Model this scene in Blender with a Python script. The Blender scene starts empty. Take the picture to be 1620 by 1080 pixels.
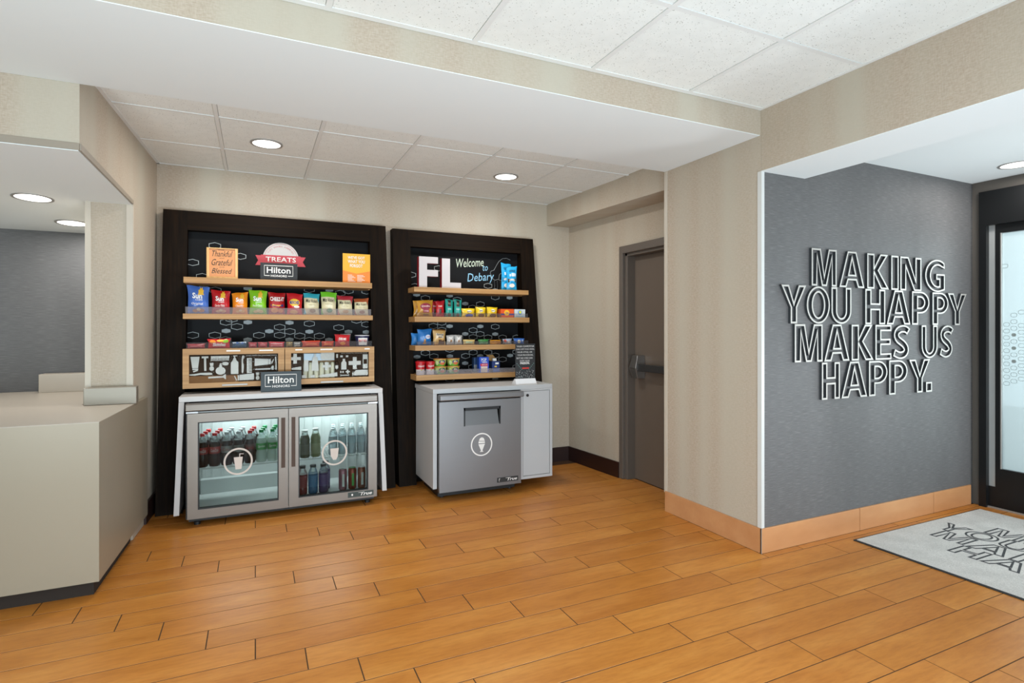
import bpy, math, random
from math import sin, cos, pi, radians
from mathutils import Vector

random.seed(7)
S = bpy.context.scene
COL = S.collection

# ------------------------------------------------------------------ camera, world, lights, exposure
cam_d = bpy.data.cameras.new('camera')
cam = bpy.data.objects.new('camera', cam_d)
COL.objects.link(cam)
cam.location = (0, 0, 1.33)
cam.rotation_euler = (radians(90), 0, -math.atan(406 / 876))
cam_d.sensor_width = 36
cam_d.lens = 876 / 1620 * 36
cam_d.shift_y = -20 / 1620
cam_d.clip_start = 0.05
S.camera = cam

S.view_settings.view_transform = 'Standard'
S.view_settings.look = 'None'
S.view_settings.exposure = -0.2
S.view_settings.gamma = 1.0
S.view_settings.use_curve_mapping = False

S.cycles.transparent_max_bounces = 24

W = bpy.data.worlds.new('sky')
S.world = W
W.use_nodes = True
W.node_tree.nodes['Background'].inputs[0].default_value = (0.86, 0.93, 1.0, 1)
W.node_tree.nodes['Background'].inputs[1].default_value = 0.75


def lamp(name, kind, loc, power, color=(1, 1, 1), rot=(0, 0, 0), size=0.2, size_y=None, spot=None):
    d = bpy.data.lights.new(name, kind)
    d.energy = power
    d.color = color
    if kind == 'AREA':
        d.shape = 'RECTANGLE' if size_y else 'DISK'
        d.size = size
        if size_y:
            d.size_y = size_y
    elif kind == 'SPOT':
        d.shadow_soft_size = size
        d.spot_size = radians(spot or 120)
        d.spot_blend = 0.6
    o = bpy.data.objects.new(name, d)
    o.location = loc
    o.rotation_euler = rot
    COL.objects.link(o)
    return o


NEUTRAL = (1.0, 0.97, 0.93)
# unseen overhead lamps added to light the lobby
lamp('ceiling_fill_light', 'AREA', (0.6, 0.55, 2.60), 12, NEUTRAL, size=1.1, size_y=1.1)
lamp('ceiling_fill_light', 'AREA', (1.9, -0.6, 2.60), 12, NEUTRAL, size=1.1, size_y=1.1)
lamp('ceiling_fill_light', 'AREA', (-0.9, -0.9, 2.60), 12, NEUTRAL, size=1.1, size_y=1.1)
# large fill lamps added out of view to brighten ceilings and walls
lamp('fill_light', 'AREA', (0.3, -0.5, 0.5), 72, (0.76, 0.90, 1.0), rot=(radians(124), 0, radians(-8)), size=1.8, size_y=1.0)
lamp('fill_light', 'AREA', (1.9, -0.3, 0.4), 72, (0.74, 0.89, 1.0), rot=(radians(116), 0, radians(24)), size=1.0, size_y=0.7)
lamp('fill_light', 'AREA', (4.6, 0.3, 0.8), 42, (0.90, 0.96, 1.0), rot=(radians(122), 0, 0), size=0.8, size_y=0.8)
lamp('fill_light', 'AREA', (-1.7, -0.3, 0.9), 75, (0.80, 0.95, 1.0), rot=(radians(122), 0, radians(-24)), size=0.9, size_y=0.7)
# daylight through the entrance glazing
lamp('daylight', 'AREA', (6.3, 1.3, 1.5), 120, (0.93, 0.97, 1.0), rot=(radians(84), 0, radians(82)), size=1.4, size_y=1.8)
# downlights
lamp('downlight', 'AREA', (0.068, 4.035, 2.545), 15, NEUTRAL, size=0.17)
lamp('downlight', 'AREA', (1.843, 4.094, 2.545), 15, NEUTRAL, size=0.17)
lamp('downlight', 'AREA', (-1.20, 4.184, 2.085), 9, NEUTRAL, size=0.17)
lamp('downlight', 'AREA', (-1.168, 4.84, 2.05), 7, NEUTRAL, size=0.17)
lamp('downlight', 'AREA', (4.66, 1.957, 2.42), 6, NEUTRAL, size=0.17)
# lamp strips inside the glass-door refrigerator
lamp('refrigerator_light', 'AREA', (-0.10, 4.60, 0.735), 7.0, (0.86, 0.95, 1.0), size=0.46, size_y=0.10)
lamp('refrigerator_light', 'AREA', (0.53, 4.60, 0.735), 7.0, (0.86, 0.95, 1.0), size=0.46, size_y=0.10)


# ------------------------------------------------------------------ materials
def lin(c):
    c /= 255.0
    return c / 12.92 if c <= 0.04045 else ((c + 0.055) / 1.055) ** 2.4


def rgb(h):
    return (lin(int(h[0:2], 16)), lin(int(h[2:4], 16)), lin(int(h[4:6], 16)), 1)


MATS = {}


def M(name, hexc, rough=0.5, metal=0.0, spec=0.5, emit=None, alpha=None):
    if name in MATS:
        return MATS[name]
    m = bpy.data.materials.new(name)
    m.use_nodes = True
    b = m.node_tree.nodes['Principled BSDF']
    b.inputs['Base Color'].default_value = rgb(hexc)
    b.inputs['Roughness'].default_value = rough
    b.inputs['Metallic'].default_value = metal
    b.inputs['Specular IOR Level'].default_value = spec
    if emit:
        b.inputs['Emission Color'].default_value = rgb(hexc)
        b.inputs['Emission Strength'].default_value = emit
    if alpha is not None:
        b.inputs['Alpha'].default_value = alpha
    MATS[name] = m
    return m


def nodes(m):
    nt = m.node_tree
    return nt, nt.nodes, nt.links, nt.nodes['Principled BSDF']


def scaled_pos(nt, sx, sy, sz, along=False):
    """World position scaled per axis; along=True folds x+y into the first axis."""
    g = nt.nodes.new('ShaderNodeNewGeometry')
    if along:
        s = nt.nodes.new('ShaderNodeSeparateXYZ')
        nt.links.new(g.outputs['Position'], s.inputs[0])
        a = nt.nodes.new('ShaderNodeMath')
        a.operation = 'ADD'
        nt.links.new(s.outputs[0], a.inputs[0])
        nt.links.new(s.outputs[1], a.inputs[1])
        c = nt.nodes.new('ShaderNodeCombineXYZ')
        nt.links.new(a.outputs[0], c.inputs[0])
        nt.links.new(s.outputs[2], c.inputs[2])
        src = c.outputs[0]
    else:
        src = g.outputs['Position']
    v = nt.nodes.new('ShaderNodeVectorMath')
    v.operation = 'MULTIPLY'
    nt.links.new(src, v.inputs[0])
    v.inputs[1].default_value = (sx, sy, sz)
    return v.outputs[0]


def noise(nt, vec, scale=1.0, detail=3, rough=0.5):
    n = nt.nodes.new('ShaderNodeTexNoise')
    nt.links.new(vec, n.inputs['Vector'])
    n.inputs['Scale'].default_value = scale
    n.inputs['Detail'].default_value = detail
    n.inputs['Roughness'].default_value = rough
    return n.outputs['Fac']


def ramp(nt, fac, stops):
    r = nt.nodes.new('ShaderNodeValToRGB')
    nt.links.new(fac, r.inputs[0])
    e = r.color_ramp.elements
    while len(e) < len(stops):
        e.new(0.5)
    for i, (p, h) in enumerate(stops):
        e[i].position = p
        e[i].color = rgb(h)
    return r.outputs[0]


def mix(nt, fac, a, b, mode='MIX'):
    n = nt.nodes.new('ShaderNodeMix')
    n.data_type = 'RGBA'
    n.blend_type = mode
    if isinstance(fac, float):
        n.inputs[0].default_value = fac
    else:
        nt.links.new(fac, n.inputs[0])
    nt.links.new(a, n.inputs[6])
    nt.links.new(b, n.inputs[7])
    return n.outputs[2]


def bump(nt, b, fac, strength=0.2, dist=0.002):
    n = nt.nodes.new('ShaderNodeBump')
    n.inputs['Strength'].default_value = strength
    n.inputs['Distance'].default_value = dist
    nt.links.new(fac, n.inputs['Height'])
    nt.links.new(n.outputs[0], b.inputs['Normal'])


def wallpaper():
    m = M('beige_wallpaper', 'BDB1A0', 0.62, 0, 0.3)
    nt, ns, ln, b = nodes(m)
    band = noise(nt, scaled_pos(nt, 5.0, 1, 0.15, True), 1.0, 1)
    weave = noise(nt, scaled_pos(nt, 45, 1, 190, True), 1.0, 2)
    weave2 = noise(nt, scaled_pos(nt, 190, 1, 45, True), 1.0, 2)
    mul = ns.new('ShaderNodeMath')
    mul.operation = 'ADD'
    ln.new(weave, mul.inputs[0])
    ln.new(weave2, mul.inputs[1])
    c1 = ramp(nt, band, [(0.32, 'BBAE9E'), (0.68, 'B8B0A0')])
    c2 = ramp(nt, weave, [(0.36, 'F1EEEA'), (0.64, 'FFFFFF')])
    c3 = ramp(nt, weave2, [(0.36, 'F6F4F1'), (0.64, 'FFFFFF')])
    mask = ramp(nt, band, [(0.35, 'FFFFFF'), (0.68, '707070')])
    ln.new(mix(nt, mask, c1, mix(nt, 1.0, c1, mix(nt, 1.0, c2, c3, 'MULTIPLY'), 'MULTIPLY')), b.inputs['Base Color'])
    bump(nt, b, mul.outputs[0], 0.16, 0.0012)
    return m


def grey_fabric(name, rough, metal, stops):
    m = M(name, '77787A', rough, metal, 0.4)
    nt, ns, ln, b = nodes(m)
    f = noise(nt, scaled_pos(nt, 14, 1, 420, True), 1.0, 3, 0.6)
    g = noise(nt, scaled_pos(nt, 2.4, 1, 0.5, True), 1.0, 1)
    c1 = ramp(nt, f, stops)
    c2 = ramp(nt, g, [(0.3, 'E8E8E8'), (0.7, 'FFFFFF')])
    ln.new(mix(nt, 1.0, c1, c2, 'MULTIPLY'), b.inputs['Base Color'])
    bump(nt, b, f, 0.25, 0.0015)
    return m


def wood(name, c_dark, c_mid, c_light, axis='x', rough=0.42, spec=0.5, fine=55):
    m = M(name, c_mid, rough, 0, spec)
    nt, ns, ln, b = nodes(m)
    sc = {'x': (1.6, fine, fine), 'z': (fine, fine, 1.6)}[axis]
    f = noise(nt, scaled_pos(nt, *sc), 1.0, 4, 0.6)
    ln.new(ramp(nt, f, [(0.3, c_dark), (0.5, c_mid), (0.72, c_light)]), b.inputs['Base Color'])
    return m


def floor_tile_mat():
    m = M('wood_look_tile', 'C0823F', 0.34, 0, 0.32)
    nt, ns, ln, b = nodes(m)
    oi = ns.new('ShaderNodeObjectInfo')
    off = ns.new('ShaderNodeVectorMath')
    off.operation = 'ADD'
    ln.new(scaled_pos(nt, 1.7, 9, 1), off.inputs[0])
    sc = ns.new('ShaderNodeVectorMath')
    sc.operation = 'SCALE'
    sc.inputs[0].default_value = (31, 17, 9)
    ln.new(oi.outputs['Random'], sc.inputs['Scale'])
    ln.new(sc.outputs[0], off.inputs[1])
    f = noise(nt, off.outputs[0], 1.0, 4, 0.55)
    g = noise(nt, off.outputs[0], 7.0, 3, 0.6)
    base = ramp(nt, f, [(0.28, 'B8752F'), (0.5, 'C48038'), (0.74, 'D09046')])
    tint = ramp(nt, oi.outputs['Random'], [(0.0, 'EFE8E2'), (0.5, 'FFFFFF'), (1.0, 'F6F4EC')])
    fine = ramp(nt, g, [(0.3, 'EDE7E0'), (0.6, 'FFFFFF')])
    c = mix(nt, 1.0, base, tint, 'MULTIPLY')
    ln.new(mix(nt, 1.0, c, fine, 'MULTIPLY'), b.inputs['Base Color'])
    return m


def brushed(name, hexc, rough, metal=1.0, axis='x'):
    m = M(name, hexc, rough, metal)
    nt, ns, ln, b = nodes(m)
    sc = (3, 3, 300) if axis == 'x' else (300, 300, 3)
    f = noise(nt, scaled_pos(nt, *sc), 1.0, 2)
    mp = ns.new('ShaderNodeMapRange')
    mp.inputs['To Min'].default_value = rough - 0.06
    mp.inputs['To Max'].default_value = rough + 0.08
    ln.new(f, mp.inputs['Value'])
    ln.new(mp.outputs[0], b.inputs['Roughness'])
    return m


def glass(name, tint='FFFFFF', refl=1.0, haze=0.0, haze_col='C8D2D2'):
    """Thin clear pane: what lies behind, a Fresnel reflection, and optional diffuse haze."""
    m = bpy.data.materials.new(name)
    m.use_nodes = True
    nt = m.node_tree
    nt.nodes.clear()
    out = nt.nodes.new('ShaderNodeOutputMaterial')
    tr = nt.nodes.new('ShaderNodeBsdfTransparent')
    tr.inputs[0].default_value = rgb(tint)
    gl = nt.nodes.new('ShaderNodeBsdfGlossy')
    gl.inputs['Roughness'].default_value = 0.03
    fr = nt.nodes.new('ShaderNodeFresnel')
    fr.inputs[0].default_value = 1.45
    mu = nt.nodes.new('ShaderNodeMath')
    mu.operation = 'MULTIPLY'
    mu.inputs[1].default_value = refl
    nt.links.new(fr.outputs[0], mu.inputs[0])
    base = tr.outputs[0]
    if haze:
        df = nt.nodes.new('ShaderNodeBsdfDiffuse')
        df.inputs[0].default_value = rgb(haze_col)
        tl = nt.nodes.new('ShaderNodeBsdfTranslucent')
        tl.inputs[0].default_value = rgb(haze_col)
        ma = nt.nodes.new('ShaderNodeMixShader')
        nt.links.new(df.outputs[0], ma.inputs[1])
        nt.links.new(tl.outputs[0], ma.inputs[2])
        mh = nt.nodes.new('ShaderNodeMixShader')
        mh.inputs[0].default_value = haze
        nt.links.new(tr.outputs[0], mh.inputs[1])
        nt.links.new(ma.outputs[0], mh.inputs[2])
        base = mh.outputs[0]
    mx = nt.nodes.new('ShaderNodeMixShader')
    nt.links.new(mu.outputs[0], mx.inputs[0])
    nt.links.new(base, mx.inputs[1])
    nt.links.new(gl.outputs[0], mx.inputs[2])
    nt.links.new(mx.outputs[0], out.inputs[0])
    MATS[name] = m
    return m


def ceiling_tile_mat():
    m = M('mineral_fibre_tile', 'DEDDD8', 0.9, 0, 0.2)
    nt, ns, ln, b = nodes(m)
    f = noise(nt, scaled_pos(nt, 150, 150, 150), 1.0, 1)
    g = noise(nt, scaled_pos(nt, 16, 16, 16), 1.0, 2)
    dots = ramp(nt, f, [(0.27, 'AFAEA8'), (0.31, 'FFFFFF')])
    c = ramp(nt, g, [(0.3, 'DFE1DD'), (0.7, 'E4E6E2')])
    ln.new(mix(nt, 1.0, c, dots, 'MULTIPLY'), b.inputs['Base Color'])
    bump(nt, b, f, 0.08, 0.001)
    return m


def carpet_mat():
    m = M('grey_carpet', 'ADADAC', 0.95, 0, 0.1)
    nt, ns, ln, b = nodes(m)
    f = noise(nt, scaled_pos(nt, 240, 240, 240), 1.0, 2)
    g = noise(nt, scaled_pos(nt, 7, 7, 7), 1.0, 3)
    c1 = ramp(nt, f, [(0.3, 'BDBAB6'), (0.7, 'DFDCD7')])
    c2 = ramp(nt, g, [(0.3, 'EDEDED'), (0.7, 'FFFFFF')])
    ln.new(mix(nt, 1.0, c1, c2, 'MULTIPLY'), b.inputs['Base Color'])
    bump(nt, b, f, 0.6, 0.004)
    return m


WALL = wallpaper()
GREYW = grey_fabric('grey_wallcovering', 0.6, 0.15, [(0.30, '5F5E5E'), (0.55, '6B6A6A'), (0.74, '868584')])
GREYD = grey_fabric('grey_desk_wallcovering', 0.6, 0.2, [(0.30, '5A5A5B'), (0.55, '666667'), (0.74, '7C7C7C')])
TILE = floor_tile_mat()
OAK = wood('oak_veneer', '9A7242', 'A97F4E', 'BB935F', 'x', 0.5)
ESP = wood('espresso_wood', '0E0805', '160E07', '20140A', 'z', 0.65, 0.1)
ESPX = wood('espresso_wood_horizontal', '0E0805', '160E07', '20140A', 'x', 0.65, 0.1)
CTILE = ceiling_tile_mat()
CARPET = carpet_mat()
WHITE = M('white_paint', 'DFE4E4', 0.8, 0, 0.3)
GRID = M('ceiling_grid_white', 'DADBD8', 0.6)
STEEL = brushed('brushed_steel', '7C756E', 0.42)
DSTEEL = brushed('dark_brushed_steel', '7E7E7F', 0.42, 0.75)
LAM = M('white_laminate', 'C9C6C4', 0.4)
GLAM = M('pale_grey_laminate', 'B4B5B6', 0.4)
CHAMP = M('champagne_laminate', '958B79', 0.38, 0.1)
CTOP = M('counter_top_laminate', 'ADA497', 0.35)
BLACK = M('black_plastic', '0E0F10', 0.5)
PANEL = M('black_chalkboard', '0A0B0E', 0.6, 0, 0.2)
DKBASE = M('mahogany_base', '27130F', 0.45)
TAUPE = M('taupe_enamel', '665B51', 0.42, 0, 0.5)
TAUPEF = M('taupe_frame_enamel', '625A53', 0.4)
BRONZE = M('black_aluminium', '1E1F20', 0.38, 0.5)
SATIN = M('satin_aluminium', 'AAA8A4', 0.5, 0.6)
WTRIM = M('white_corner_trim', 'CDCECB', 0.35)
BEIGET = M('beige_trim', '93897B', 0.5)
CREAM = M('cream_trim', 'C2B9AA', 0.5)
CLEAR = glass('clear_glass', 'F8FAFA', 0.03)
FRIDGEG = glass('tinted_door_glass', 'D6DCDA', 0.3)
ACRYL = glass('frosted_acrylic', 'F0F0F2', 0.4, 0.22, 'D5D2D8')
CACRYL = glass('clear_acrylic', 'EDEDED', 0.35, 0.06, 'D9D6DA')
FROST = glass('frosted_film_glass', 'F2FAFA', 0.5, 0.42, 'C6D2D4')
PET = glass('clear_bottle_plastic', 'F0F6F6', 0.8, 0.14, 'E6EEF0')
LINER = M('refrigerator_liner', 'B4B7B5', 0.4)
LENS = M('lamp_lens', 'FFFDF8', 0.5, emit=3.0)
LED = M('led_strip', 'F0FAFF', 0.5, emit=4.0)
CHROME = M('chrome', '9C9C9C', 0.3, 0.9)
SIGNG = M('sign_letter_edge', '45494C', 0.4, 0.5)
SIGNF = M('sign_letter_face', 'BDB9B3', 0.4, 0.3)
PWHITE = M('print_white', 'E6E4E0', 0.6)
PGREY = M('print_grey', '9FA8AB', 0.6)
SLATE = M('slate_card', '323D42', 0.55)
BCARD = M('black_card', '1A1C1F', 0.55)


def C(hexc, rough=0.38):
    return M('colour_' + hexc.lower(), hexc, rough)


# ------------------------------------------------------------------ mesh building
class MB:
    def __init__(self):
        self.v = []
        self.f = []
        self.mi = []
        self.cur = 0

    def face(self, idx, mi=None):
        self.f.append(tuple(idx))
        self.mi.append(self.cur if mi is None else mi)

    def hexa(self, p, mi=None):
        """8 points: bottom ring 0-3, top ring 4-7."""
        n = len(self.v)
        self.v += [tuple(q) for q in p]
        for a in ((3, 2, 1, 0), (4, 5, 6, 7), (0, 1, 5, 4), (1, 2, 6, 5), (2, 3, 7, 6), (3, 0, 4, 7)):
            self.face([n + i for i in a], mi)
        return self

    def box(self, x0, x1, y0, y1, z0, z1, mi=None):
        return self.hexa([(x0, y0, z0), (x1, y0, z0), (x1, y1, z0), (x0, y1, z0),
                          (x0, y0, z1), (x1, y0, z1), (x1, y1, z1), (x0, y1, z1)], mi)

    def quad(self, a, b, c, d, mi=None):
        n = len(self.v)
        self.v += [tuple(a), tuple(b), tuple(c), tuple(d)]
        self.face((n, n + 1, n + 2, n + 3), mi)
        return self

    def prism(self, poly, fn, d0, d1, mi_front=None, mi_side=None):
        """poly: 2-D outline; fn(u, v, d) -> xyz; d0 the front, d1 the back."""
        n = len(self.v)
        k = len(poly)
        self.v += [fn(u, v, d0) for u, v in poly] + [fn(u, v, d1) for u, v in poly]
        self.face(range(n, n + k), mi_front)
        self.face([n + k + i for i in reversed(range(k))], mi_side)
        for i in range(k):
            j = (i + 1) % k
            self.face((n + i, n + k + i, n + k + j, n + j), mi_side)
        return self

    def flat(self, poly, fn, mi=None):
        n = len(self.v)
        self.v += [fn(u, v) for u, v in poly]
        self.face(range(n, n + len(poly)), mi)
        return self

    def ring(self, outer, inner, fn, d0, d1, mi_front=None, mi_side=None):
        """band between two outlines of equal length"""
        n = len(self.v)
        k = len(outer)
        for d in (d0, d1):
            self.v += [fn(u, v, d) for u, v in outer] + [fn(u, v, d) for u, v in inner]
        O, I, O2, I2 = n, n + k, n + 2 * k, n + 3 * k
        for i in range(k):
            j = (i + 1) % k
            self.face((O + i, O + j, I + j, I + i), mi_front)
            self.face((O + j, O + i, O2 + i, O2 + j), mi_side)
            self.face((I + i, I + j, I2 + j, I2 + i), mi_side)
            self.face((O2 + j, O2 + i, I2 + i, I2 + j), mi_side)
        return self

    def lathe(self, cx, cy, prof, n=16, mi=None, cap=True, z=0.0):
        s = len(self.v)
        for r, h in prof:
            for i in range(n):
                a = 2 * pi * i / n
                self.v.append((cx + r * cos(a), cy + r * sin(a), z + h))
        for k in range(len(prof) - 1):
            for i in range(n):
                j = (i + 1) % n
                m_ = mi[k] if isinstance(mi, (list, tuple)) else mi
                self.face((s + k * n + i, s + k * n + j, s + (k + 1) * n + j, s + (k + 1) * n + i), m_)
        if cap:
            m0 = mi[0] if isinstance(mi, (list, tuple)) else mi
            m1 = mi[-1] if isinstance(mi, (list, tuple)) else mi
            self.face([s + i for i in reversed(range(n))], m0)
            e = s + (len(prof) - 1) * n
            self.face([e + i for i in range(n)], m1)
        return self

    def tube(self, pts, r, n=8, mi=None):
        s = len(self.v)
        P = [Vector(p) for p in pts]
        for i, p in enumerate(P):
            t = (P[min(i + 1, len(P) - 1)] - P[max(i - 1, 0)]).normalized()
            a = t.cross(Vector((0, 0, 1)))
            if a.length < 1e-3:
                a = t.cross(Vector((0, 1, 0)))
            a.normalize()
            b = t.cross(a)
            for k in range(n):
                q = p + a * (r * cos(2 * pi * k / n)) + b * (r * sin(2 * pi * k / n))
                self.v.append(tuple(q))
        for i in range(len(P) - 1):
            for k in range(n):
                j = (k + 1) % n
                self.face((s + i * n + k, s + i * n + j, s + (i + 1) * n + j, s + (i + 1) * n + k), mi)
        self.face([s + k for k in reversed(range(n))], mi)
        self.face([s + (len(P) - 1) * n + k for k in range(n)], mi)
        return self

    def text(self, s, u0, u1, v0, v1, fn, mi=None, shear=0.0, bold=0.0, keep=False):
        vs, fs = text_mesh(s, shear, bold)
        xs = [p[0] for p in vs]
        ys = [p[1] for p in vs]
        ax, bx, ay, by = min(xs), max(xs), min(ys), max(ys)
        n = len(self.v)
        su = (u1 - u0) / (bx - ax)
        sv = (v1 - v0) / (by - ay)
        if keep:
            su = sv = min(abs(su), abs(sv))
            u0 = (u0 + u1) / 2 - su * (bx - ax) / 2
            v0 = (v0 + v1) / 2 - sv * (by - ay) / 2
        self.v += [fn(u0 + (x - ax) * su, v0 + (y - ay) * sv) for x, y in vs]
        for f in fs:
            self.face([n + i for i in f], mi)
        return self

    def build(self, name, mats, parent=None, loc=None, smooth=None, bev=None, label=None, kind=None):
        me = bpy.data.meshes.new(name)
        org = Vector((0, 0, 0))
        if parent is not None:
            org = Vector(parent.get('_org', (0, 0, 0)))
        elif loc is not None:
            org = Vector(loc)
        me.from_pydata([tuple(Vector(p) - org) for p in self.v], [], self.f)
        for m in (mats if isinstance(mats, (list, tuple)) else [mats]):
            me.materials.append(m)
        if any(self.mi):
            me.polygons.foreach_set('material_index', self.mi)
        if smooth is not None:
            me.polygons.foreach_set('use_smooth', [True] * len(me.polygons))
            me.set_sharp_from_angle(angle=radians(smooth))
        me.update()
        o = bpy.data.objects.new(name, me)
        COL.objects.link(o)
        if parent is not None:
            o.parent = parent
            if '_org' in parent:
                o['_org'] = parent['_org']
        elif loc is not None:
            o.location = loc
            o['_org'] = tuple(loc)
        else:
            o['_org'] = (0.0, 0.0, 0.0)
        if bev:
            md = o.modifiers.new('bevel', 'BEVEL')
            md.width = bev
            md.segments = 2
            md.limit_method = 'ANGLE'
            md.angle_limit = radians(40)
        if label:
            o['label'] = label
        if kind:
            o['kind'] = kind
        return o


_TC = {}


def text_mesh(s, shear, bold):
    k = (s, shear, bold)
    if k not in _TC:
        c = bpy.data.curves.new('lettering', 'FONT')
        c.body = s
        c.size = 1.0
        c.resolution_u = 2
        c.shear = shear
        c.offset = bold
        c.align_x = 'CENTER'
        o = bpy.data.objects.new('lettering', c)
        me = bpy.data.meshes.new_from_object(o)
        _TC[k] = ([(v.co.x, v.co.y) for v in me.vertices], [tuple(p.vertices) for p in me.polygons])
        bpy.data.meshes.remove(me)
        bpy.data.objects.remove(o)
        bpy.data.curves.remove(c)
    return _TC[k]


def tag(o, label, cat=None, group=None, kind=None):
    o['label'] = label
    if cat:
        o['category'] = cat
    if group:
        o['group'] = group
    if kind:
        o['kind'] = kind
    return o


def thing(name, label, cat, loc, group=None, kind=None):
    o = bpy.data.objects.new(name, None)
    o.empty_display_size = 0.05
    COL.objects.link(o)
    o.location = loc
    o['_org'] = tuple(float(c) for c in loc)
    return tag(o, label, cat, group, kind)


def copy_tree(o, loc=None, label=None, parent=None):
    c = o.copy()
    COL.objects.link(c)
    if parent is not None:
        c.parent = parent
    if loc is not None:
        c.location = loc
        c['_org'] = tuple(loc)
    if label:
        c['label'] = label
    for ch in list(o.children):
        copy_tree(ch, parent=c)
    return c


def rect(x0, y0, x1, y1):
    return [(x0, y0), (x1, y0), (x1, y1), (x0, y1)]


def ell(cx, cy, rx, ry, n=20, a0=0.0, a1=2 * pi):
    full = abs(a1 - a0 - 2 * pi) < 1e-6
    m = n if full else n + 1
    return [(cx + rx * cos(a0 + (a1 - a0) * i / n), cy + ry * sin(a0 + (a1 - a0) * i / n)) for i in range(m)]


def area2(p):
    return sum(p[i][0] * p[(i + 1) % len(p)][1] - p[(i + 1) % len(p)][0] * p[i][1] for i in range(len(p)))


def inset(poly, w):
    """outline moved inwards by w (counter-clockwise outlines), mitred with a limit"""
    k = len(poly)
    out = []
    for i in range(k):
        p0, p1, p2 = Vector(poly[i - 1]), Vector(poly[i]), Vector(poly[(i + 1) % k])
        a, b = (p1 - p0), (p2 - p1)
        if a.length < 1e-9 or b.length < 1e-9:
            out.append(tuple(p1))
            continue
        a.normalize()
        b.normalize()
        n1, n2 = Vector((-a.y, a.x)), Vector((-b.y, b.x))
        m = n1 + n2
        if m.length < 1e-4:
            out.append(tuple(p1 + n1 * w))
            continue
        m.normalize()
        d = w / max(m.dot(n1), 0.36)
        out.append(tuple(p1 + m * d))
    return out


# ------------------------------------------------------------------ the setting: floor
YB = 4.86           # back wall of the alcove
YG = 2.36           # grey sign wall and front of the pillar
XP = 2.725          # pillar side / header plane
YBM0, YBM1 = 2.368, 3.212   # beam
ZB = 2.483          # beam underside
ZC = 2.627          # lobby ceiling
ZA = 2.562          # alcove ceiling


def struct(name, mb, mats, label, cat, **kw):
    o = mb.build(name, mats, **kw)
    return tag(o, label, cat, None, 'structure')


GROUT = M('brown_grout', '4A3018', 0.9)
floor = struct('floor', MB().box(-3.6, 5.0, -4.0, 5.35, -0.12, -0.0008), GROUT,
               'orange wood-look plank tile floor laid in staggered rows', 'floor')
ROW, TL, GAP = 0.1617, 0.94, 0.005


def tile_mesh(w, d):
    b = 0.0003
    mb = MB()
    x0, x1, y0, y1 = GAP / 2, w - GAP / 2, GAP / 2, d - GAP / 2
    mb.hexa([(x0, y0, -0.0007), (x1, y0, -0.0007), (x1, y1, -0.0007), (x0, y1, -0.0007),
             (x0 + b, y0 + b, 0), (x1 - b, y0 + b, 0), (x1 - b, y1 - b, 0), (x0 + b, y1 - b, 0)])
    me = bpy.data.meshes.new('floor_tile')
    me.from_pydata(mb.v, [], mb.f)
    me.materials.append(TILE)
    return me


_tiles = {}


def put_tile(a, b, y, d):
    key = (round(b - a, 4), round(d, 4))
    if key not in _tiles:
        _tiles[key] = tile_mesh(b - a, d)
    o = bpy.data.objects.new('floor_tile', _tiles[key])
    COL.objects.link(o)
    o.parent = floor
    o.location = (a, y, 0)


n_tiles = 0
for r in range(-9, 15):
    y0 = 2.4585 + r * ROW - ROW           # bottom line of the row
    y1 = y0 + ROW
    xmin = -1.75 if y0 < 3.4 else -0.75
    xmax = 4.97 if y1 < YG + 0.02 else (XP - .012 if y1 < 3.25 else 3.06)
    if y1 > YB:
        continue
    off = 0.188 - 0.188 * r
    x = off + math.floor((xmin - off) / TL) * TL
    while x < xmax:
        a, b = max(x, xmin), min(x + TL, xmax)
        x += TL
        # only where the lens or a camera beside it could see
        if b - a < 0.02 or (y1 < 1.45 and b < -1.6) or (y1 < 2.2 and a > 1.9 + y1 * 2.4):
            continue
        put_tile(a, b, y0, ROW)
        n_tiles += 1
    if y0 < YG - .02 < y1:
        x = off + math.floor((XP - off) / TL) * TL
        while x < 4.97:
            put_tile(max(x, XP - .012 if x < XP else x), min(x + TL, 4.97), y0, YG - .0118 - y0)
            x += TL

# ------------------------------------------------------------------ the setting: walls, beam, pillar
struct('wall_back', MB().box(-0.95, 3.3, YB, YB + 0.12, 0, 2.9), WALL,
       'beige wallpapered back wall of the snack alcove', 'wall')


def wl(y):
    return -0.75 + 0.0503 * (y - 3.21)


YP = 4.17   # end face of the short wall beside the counter
mb = MB()
mb.hexa([(-0.93, YP, 0), (wl(YP), YP, 0), (wl(YB), YB, 0), (-0.93, YB, 0),
         (-0.93, YP, 2.75), (wl(YP), YP, 2.75), (wl(YB), YB, 2.75), (-0.93, YB, 2.75)])
wall_left = struct('wall_left', mb, WALL, 'short beige wall between the front desk and the snack alcove', 'wall')
for x0, x1 in ((-0.945, -0.915), (wl(YP) - 0.032, wl(YP) + 0.003)):
    MB().box(x0, x1, YP - 0.004, YP + 0.03, 0.8695, 2.112).build('corner_trim', CREAM, wall_left)


def zs(y):
    return 2.17 - 0.0562 * (y - 3.21)


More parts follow.
